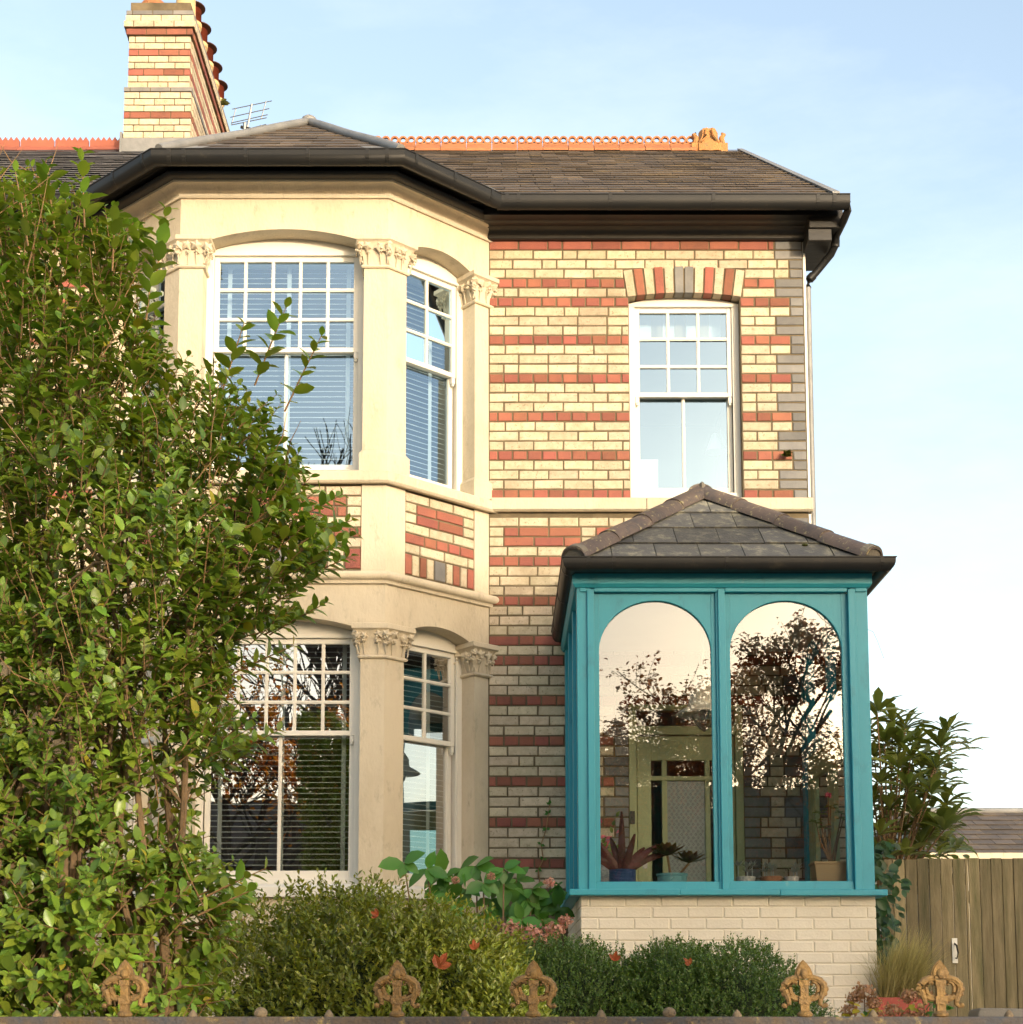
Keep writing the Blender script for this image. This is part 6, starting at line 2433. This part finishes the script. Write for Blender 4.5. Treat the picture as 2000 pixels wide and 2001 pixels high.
# ------------------------------------------------------------------ dwarf wall and iron railing
m = MB(); m.box(-30, 30, -7.34, -7.0, 0, 1.12)
dw = thing('dwarf_wall', (0, -7.17, 0), 'low stone garden wall under the iron railing', 'wall')
m.build('body', 'stone_wall', dw)
m = MB(); m.box(-30, 30, -7.38, -6.97, 1.12, 1.20); m.build('coping', 'stone_wall', dw, bevel=.01)
rail = thing('iron_railing', (0, -7.15, 1.2), 'rusty cast-iron railing with spear finials along the bottom edge', 'railing')
RYY = -7.15
ZRL_ = wp(1000, 1987, RYY)[1]
m = MB(); m.box(-8, 8, RYY - .019, RYY + .019, ZRL_ - .042, ZRL_); m.build('top_rail', 'iron_rail', rail, bevel=.006)
m = MB(); m.box(-8, 8, RYY - .015, RYY + .015, 1.24, 1.27); m.build('bottom_rail', 'iron_rail', rail, bevel=.004)


def ZF(x, y): return ((x - 325) * .000262, (715 - y) * .000262)


def finial_meshes():
    f = MB()
    # centre bar, collars
    def bar(y0, y1, hw, hd):
        a, b = ZF(325, y0)[1], ZF(325, y1)[1]
        f.box(-hw, hw, -hd, hd, a, b)
    bar(760, 520, .0135, .011)
    bar(575, 480, .018, .015)
    bar(500, 350, .0125, .012)
    bar(355, 285, .016, .014)
    bar(270, 240, .018, .016)
    f.lathe([(.002, ZF(0, 665)[1] - .03), (.024, ZF(0, 715)[1]), (.025, ZF(0, 690)[1]), (.016, ZF(0, 655)[1])], 0, 0, 10)
    # spear head
    pts = [ZF(*p) for p in ((222, 245), (222, 200), (245, 140), (285, 80), (322, 45), (362, 85), (402, 140), (430, 205), (432, 245))]
    lo_ = [[(x, -.006 - .004, z) for x, z in pts], [(x, .010, z) for x, z in pts]]
    c = (0, ZF(325, 170)[1])
    f.prism([(x, z) for x, z in pts], -.008, .010, lambda a, b, h: (a, h, b))
    f.prism([(c[0] + (x - c[0]) * .82, c[1] + (z - c[1]) * .82) for x, z in pts], -.013, -.008, lambda a, b, h: (a, h, b))
    f.sphere((0, -.012, ZF(0, 215)[1]), .014, 10, 7, (.95, .8, 1.25))
    for s in (1, -1):
        def tz(l): return [(s * ZF(x, y)[0], -.002, ZF(x, y)[1]) for x, y in l]
        f.tube(tz([(262, 500), (205, 480), (165, 430), (158, 370), (185, 320), (225, 310), (245, 335), (225, 350)]), [.006, .0065, .007, .007, .0065, .006, .005, .004], 7)
        f.tube(tz([(275, 265), (215, 265), (150, 290), (100, 335), (90, 400), (115, 460), (135, 520), (140, 575), (110, 600), (72, 585)]), [.008, .011, .012, .012, .012, .011, .009, .008, .007, .0085], 8)
        f.tube(tz([(265, 520), (205, 510), (150, 480)]), [.008, .009, .008], 7)
        for (x, y, q) in ((130, 290, .010), (85, 340, .010), (72, 395, .011), (85, 450, .010), (200, 265, .009), (75, 590, .008)):
            f.sphere((s * ZF(x, y)[0], -.002, ZF(x, y)[1]), q, 7, 5, (1, .8, 1))
    return f.mesh('finial', 'iron_gold', smooth=True)


fme = finial_meshes()
stub = MB()
stub.sphere((0, 0, .004), .020, 9, 6, (1.1, .9, 1)); stub.sphere((.010, 0, .006), .012, 7, 5)
stub_me = stub.mesh('stub', 'iron_rust', smooth=True)
col_ = MB()
col_.lathe([(.013, -.045), (.015, .004), (.008, .016), (.002, .022)], 0, 0, 9)
col_me = col_.mesh('collar', 'iron_rust', smooth=True)
std = MB(); std.lathe([(.010, 0), (.010, 1.0)], 0, 0, 8)
std_me = std.mesh('standard', 'iron_rail', smooth=True)
sp = 266 / 2
k = 0
for i in range(-1, 22):
    px = 244 + i * sp
    X = WX(px, 1987, RYY)
    o = inst('standard', std_me, rail, (X, RYY, 1.2)); o.scale = (1, 1, ZRL_ - .04 - 1.2)
    if i % 2: inst('collar', col_me, rail, (X, RYY, ZRL_))
    elif i in (2, 8): inst('broken_stub', stub_me, rail, (X, RYY - .004, ZRL_ + .006))
    else:
        o = inst('finial', fme, rail, (X, RYY, ZRL_ + .002), (random.uniform(-.03, .03), random.uniform(-.02, .02), random.uniform(-.06, .06)))
        o.scale = (1, 1, 1)

# ------------------------------------------------------------------ across the street (reflected in the glass; shades the lower storey)
def beech(base, H, spread, seed, label, leafmat, leafden, bare_top, name='beech_tree', lsz=.085, depth=5):
    r = random.Random(seed)
    t = thing(name, base, label, 'tree', 'trees across the street')
    wood = MB()
    lp, ld_, ln = [], [], []
    b = Vector(base)

    def grow(p, d, L, rad, lv):
        n = 3
        pts = [p]
        q = p
        dd = d.copy()
        for k in range(n):
            dd = (dd + Vector((r.uniform(-.18, .18), r.uniform(-.18, .18), r.uniform(-.04, .14)))).normalized()
            q = q + dd * L / n
            pts.append(q)
        wood.tube(pts, [max(rad * (1 - .4 * k / n), .004) for k in range(n + 1)], 6 if lv < 2 else 4, False)
        if lv >= depth - 1:
            z = (q.z - b.z) / H
            den = leafden * (1.0 if z < bare_top else .10)
            m = int(den * r.uniform(.4, 1.6))
            for _ in range(m):
                c = pts[r.randint(1, n)] + Vector((r.gauss(0, .10), r.gauss(0, .10), r.gauss(0, .08)))
                lp.append(c); ld_.append((r.uniform(-1, 1), r.uniform(-1, 1), r.uniform(-.6, .3))); ln.append((r.uniform(-.5, .5), r.uniform(-.8, .8), 1))
        if lv >= depth: return
        nc = (5, 5, 4, 4, 3, 2)[lv]
        for k in range(nc):
            f = r.uniform(.35, 1.0) if lv else r.uniform(.45, 1.0)
            i = min(n - 1, int(f * n))
            c = pts[i].lerp(pts[i + 1], f * n - i)
            a = r.uniform(0, 2 * PI)
            out = Vector((math.cos(a), math.sin(a), r.uniform(.1, .8))).normalized()
            nd = (dd * r.uniform(.35, .8) + out * spread).normalized()
            grow(c, nd, L * r.uniform(.5, .72), rad * .52, lv + 1)

    grow(b, Vector((0, 0, 1)), H * .42, H * .018, 0)
    wood.build('trunk', 'beech_bark', t)
    if lp:
        N = len(lp)
        L = np.full(N, lsz) * rng.uniform(.7, 1.3, N)
        leaf_obj('crown', leafmat, 'kite', np.array(lp), np.array(ld_), np.array(ln), L, L * .62, t)
    print(label, len(lp), 'leaves', len(wood.f), 'wood faces')


beech((5.4, -26, 0), 12.5, .9, 3, 'copper beech with thinning red leaves, mirrored in the porch glass', 'beech_leaf', 16, .80, lsz=.12)
beech((-5.8, -26.5, 0), 14.5, .85, 8, 'autumn beech with orange leaves, mirrored in the downstairs bay window', 'beech_orange', 6, .95, lsz=.16)
beech((-2.6, -30, 0), 21, .6, 14, 'bare winter tree mirrored in the upstairs bay window', 'beech_leaf', 0, .9)


def leafcloud(name, base, blobs, n, mat, label, seed, trunk_r=.2):
    rg = np.random.default_rng(seed)
    t = thing(name, base, label, 'tree', 'trees across the street')
    tb = MB()
    top = blobs[0][0]
    tb.tube([base, ((base[0] + top[0]) / 2, base[1], (base[2] + top[2]) / 2), top], [trunk_r, trunk_r * .8, trunk_r * .4], 8, False)
    for c, rad in blobs[1:]: tb.tube([(base[0], base[1], top[2] * .55), c], [trunk_r * .5, trunk_r * .2], 6, False)
    tb.build('trunk', 'beech_bark', t)
    P = []
    for c, rad in blobs:
        q = rg.normal(size=(n, 3)); q /= np.linalg.norm(q, axis=1, keepdims=True)
        P.append(np.array(c) + q * np.array(rad) * (rg.random((n, 1)) ** .45) * rg.uniform(.85, 1.12, (n, 1)))
    P = np.concatenate(P)
    L = rg.uniform(.14, .24, len(P))
    leaf_obj('crown', mat, 'kite', P, rg.normal(size=P.shape), rg.normal(size=P.shape) + np.array([0, 0, 1]), L, L * .6, t)


leafcloud('shade_oak', (10.2, -26, 0), [((10.7, -26, 6.95), (1.2, 1.2, 1.85)), ((10.0, -26, 5.6), (.5, .9, 2.3)), ((11.6, -26.0, 6.95), (1.2, 1.2, 1.85)), ((12.5, -26, 7.0), (1.0, 1.2, 1.8))], 2600, 'ivy_leaf', 'dense evergreen oak added across the street to shade the lower storey, beside the villa', 71)  # unseen crown added and shaped to shade the house, sun gap for finials

vl = thing('villa', (20, -26, 0), 'tall brick villa added across the street to set the shade edge', 'house')  # out-of-view house added as a sun blocker; its ridge sets the shadow line
MB().box(12.9, 28, -28, -24, 0, 6.6).build('wall', 'cream_brick', vl)
m = MB()
zrv = 8.85
m.add([(12.7, -23.7, 6.5), (28.3, -23.7, 6.5), (28.3, -26, zrv), (12.7, -26, zrv), (12.7, -28.3, 6.5), (28.3, -28.3, 6.5)], [(0, 1, 2, 3), (3, 2, 5, 4), (0, 3, 4), (1, 5, 2), (0, 4, 5, 1)])
m.build('roof', 'slate', vl)
for i in range(5):
    for zz in (1.0, 3.7):
        w_ = MB().box(13.2 + i * 2.8, 14.3 + i * 2.8, -24.0, -23.96, zz, zz + 1.7).build('window', 'white_paint', vl)
        MB().box(13.28 + i * 2.8, 14.22 + i * 2.8, -23.962, -23.95, zz + .08, zz + 1.62).build('pane', 'black_gloss', w_)
MB().box(-40, 40, -22.5, -22.2, 0, 1.6).build('street_wall', 'stone_wall', tag(thing('garden_wall', (0, -22.3, 0), 'low stone wall across the street', 'wall'), None))
leafcloud('reflection_hedge', (0, -24.4, 0), [((x, -24.4, 3.0), (1.5, .9, (3.3 if x > -1.5 else 1.6) + .25 * math.sin(x * 3))) for x in (-11, -9, -7, -5, -3, -1, 1, 3, 5)], 3000, 'ivy_leaf', 'tall dark evergreen hedge added across the street to darken the porch reflections', 72, .1)  # unseen dark mass put in so the porch glass mirrors less sky
tc = thing('reflection_terrace', (-4, -31, 0), 'row of dark brick terraced houses added across the street to block bright sky reflections', 'building')  # added behind the hedge to close sky gaps in the reflections
MB().box(-30, 9.5, -35, -30, 0, 5.6).build('wall', 'red_brick', tc)
m = MB()
m.add([(-30, -29.7, 5.5), (9.7, -29.7, 5.5), (9.7, -32.5, 7.6), (-30, -32.5, 7.6), (-30, -35.3, 5.5), (9.7, -35.3, 5.5)], [(0, 1, 2, 3), (3, 2, 5, 4), (0, 3, 4), (1, 5, 2), (0, 4, 5, 1)])
m.build('roof', 'slate', tc)
for i in range(14):
    for zz in (1.0, 3.6):
        w_ = MB().box(-29 + i * 2.7, -27.9 + i * 2.7, -30.0, -29.96, zz, zz + 1.4).build('window', 'white_paint', tc)
        MB().box(-28.92 + i * 2.7, -27.98 + i * 2.7, -29.962, -29.95, zz + .08, zz + 1.32).build('pane', 'black_gloss', w_)
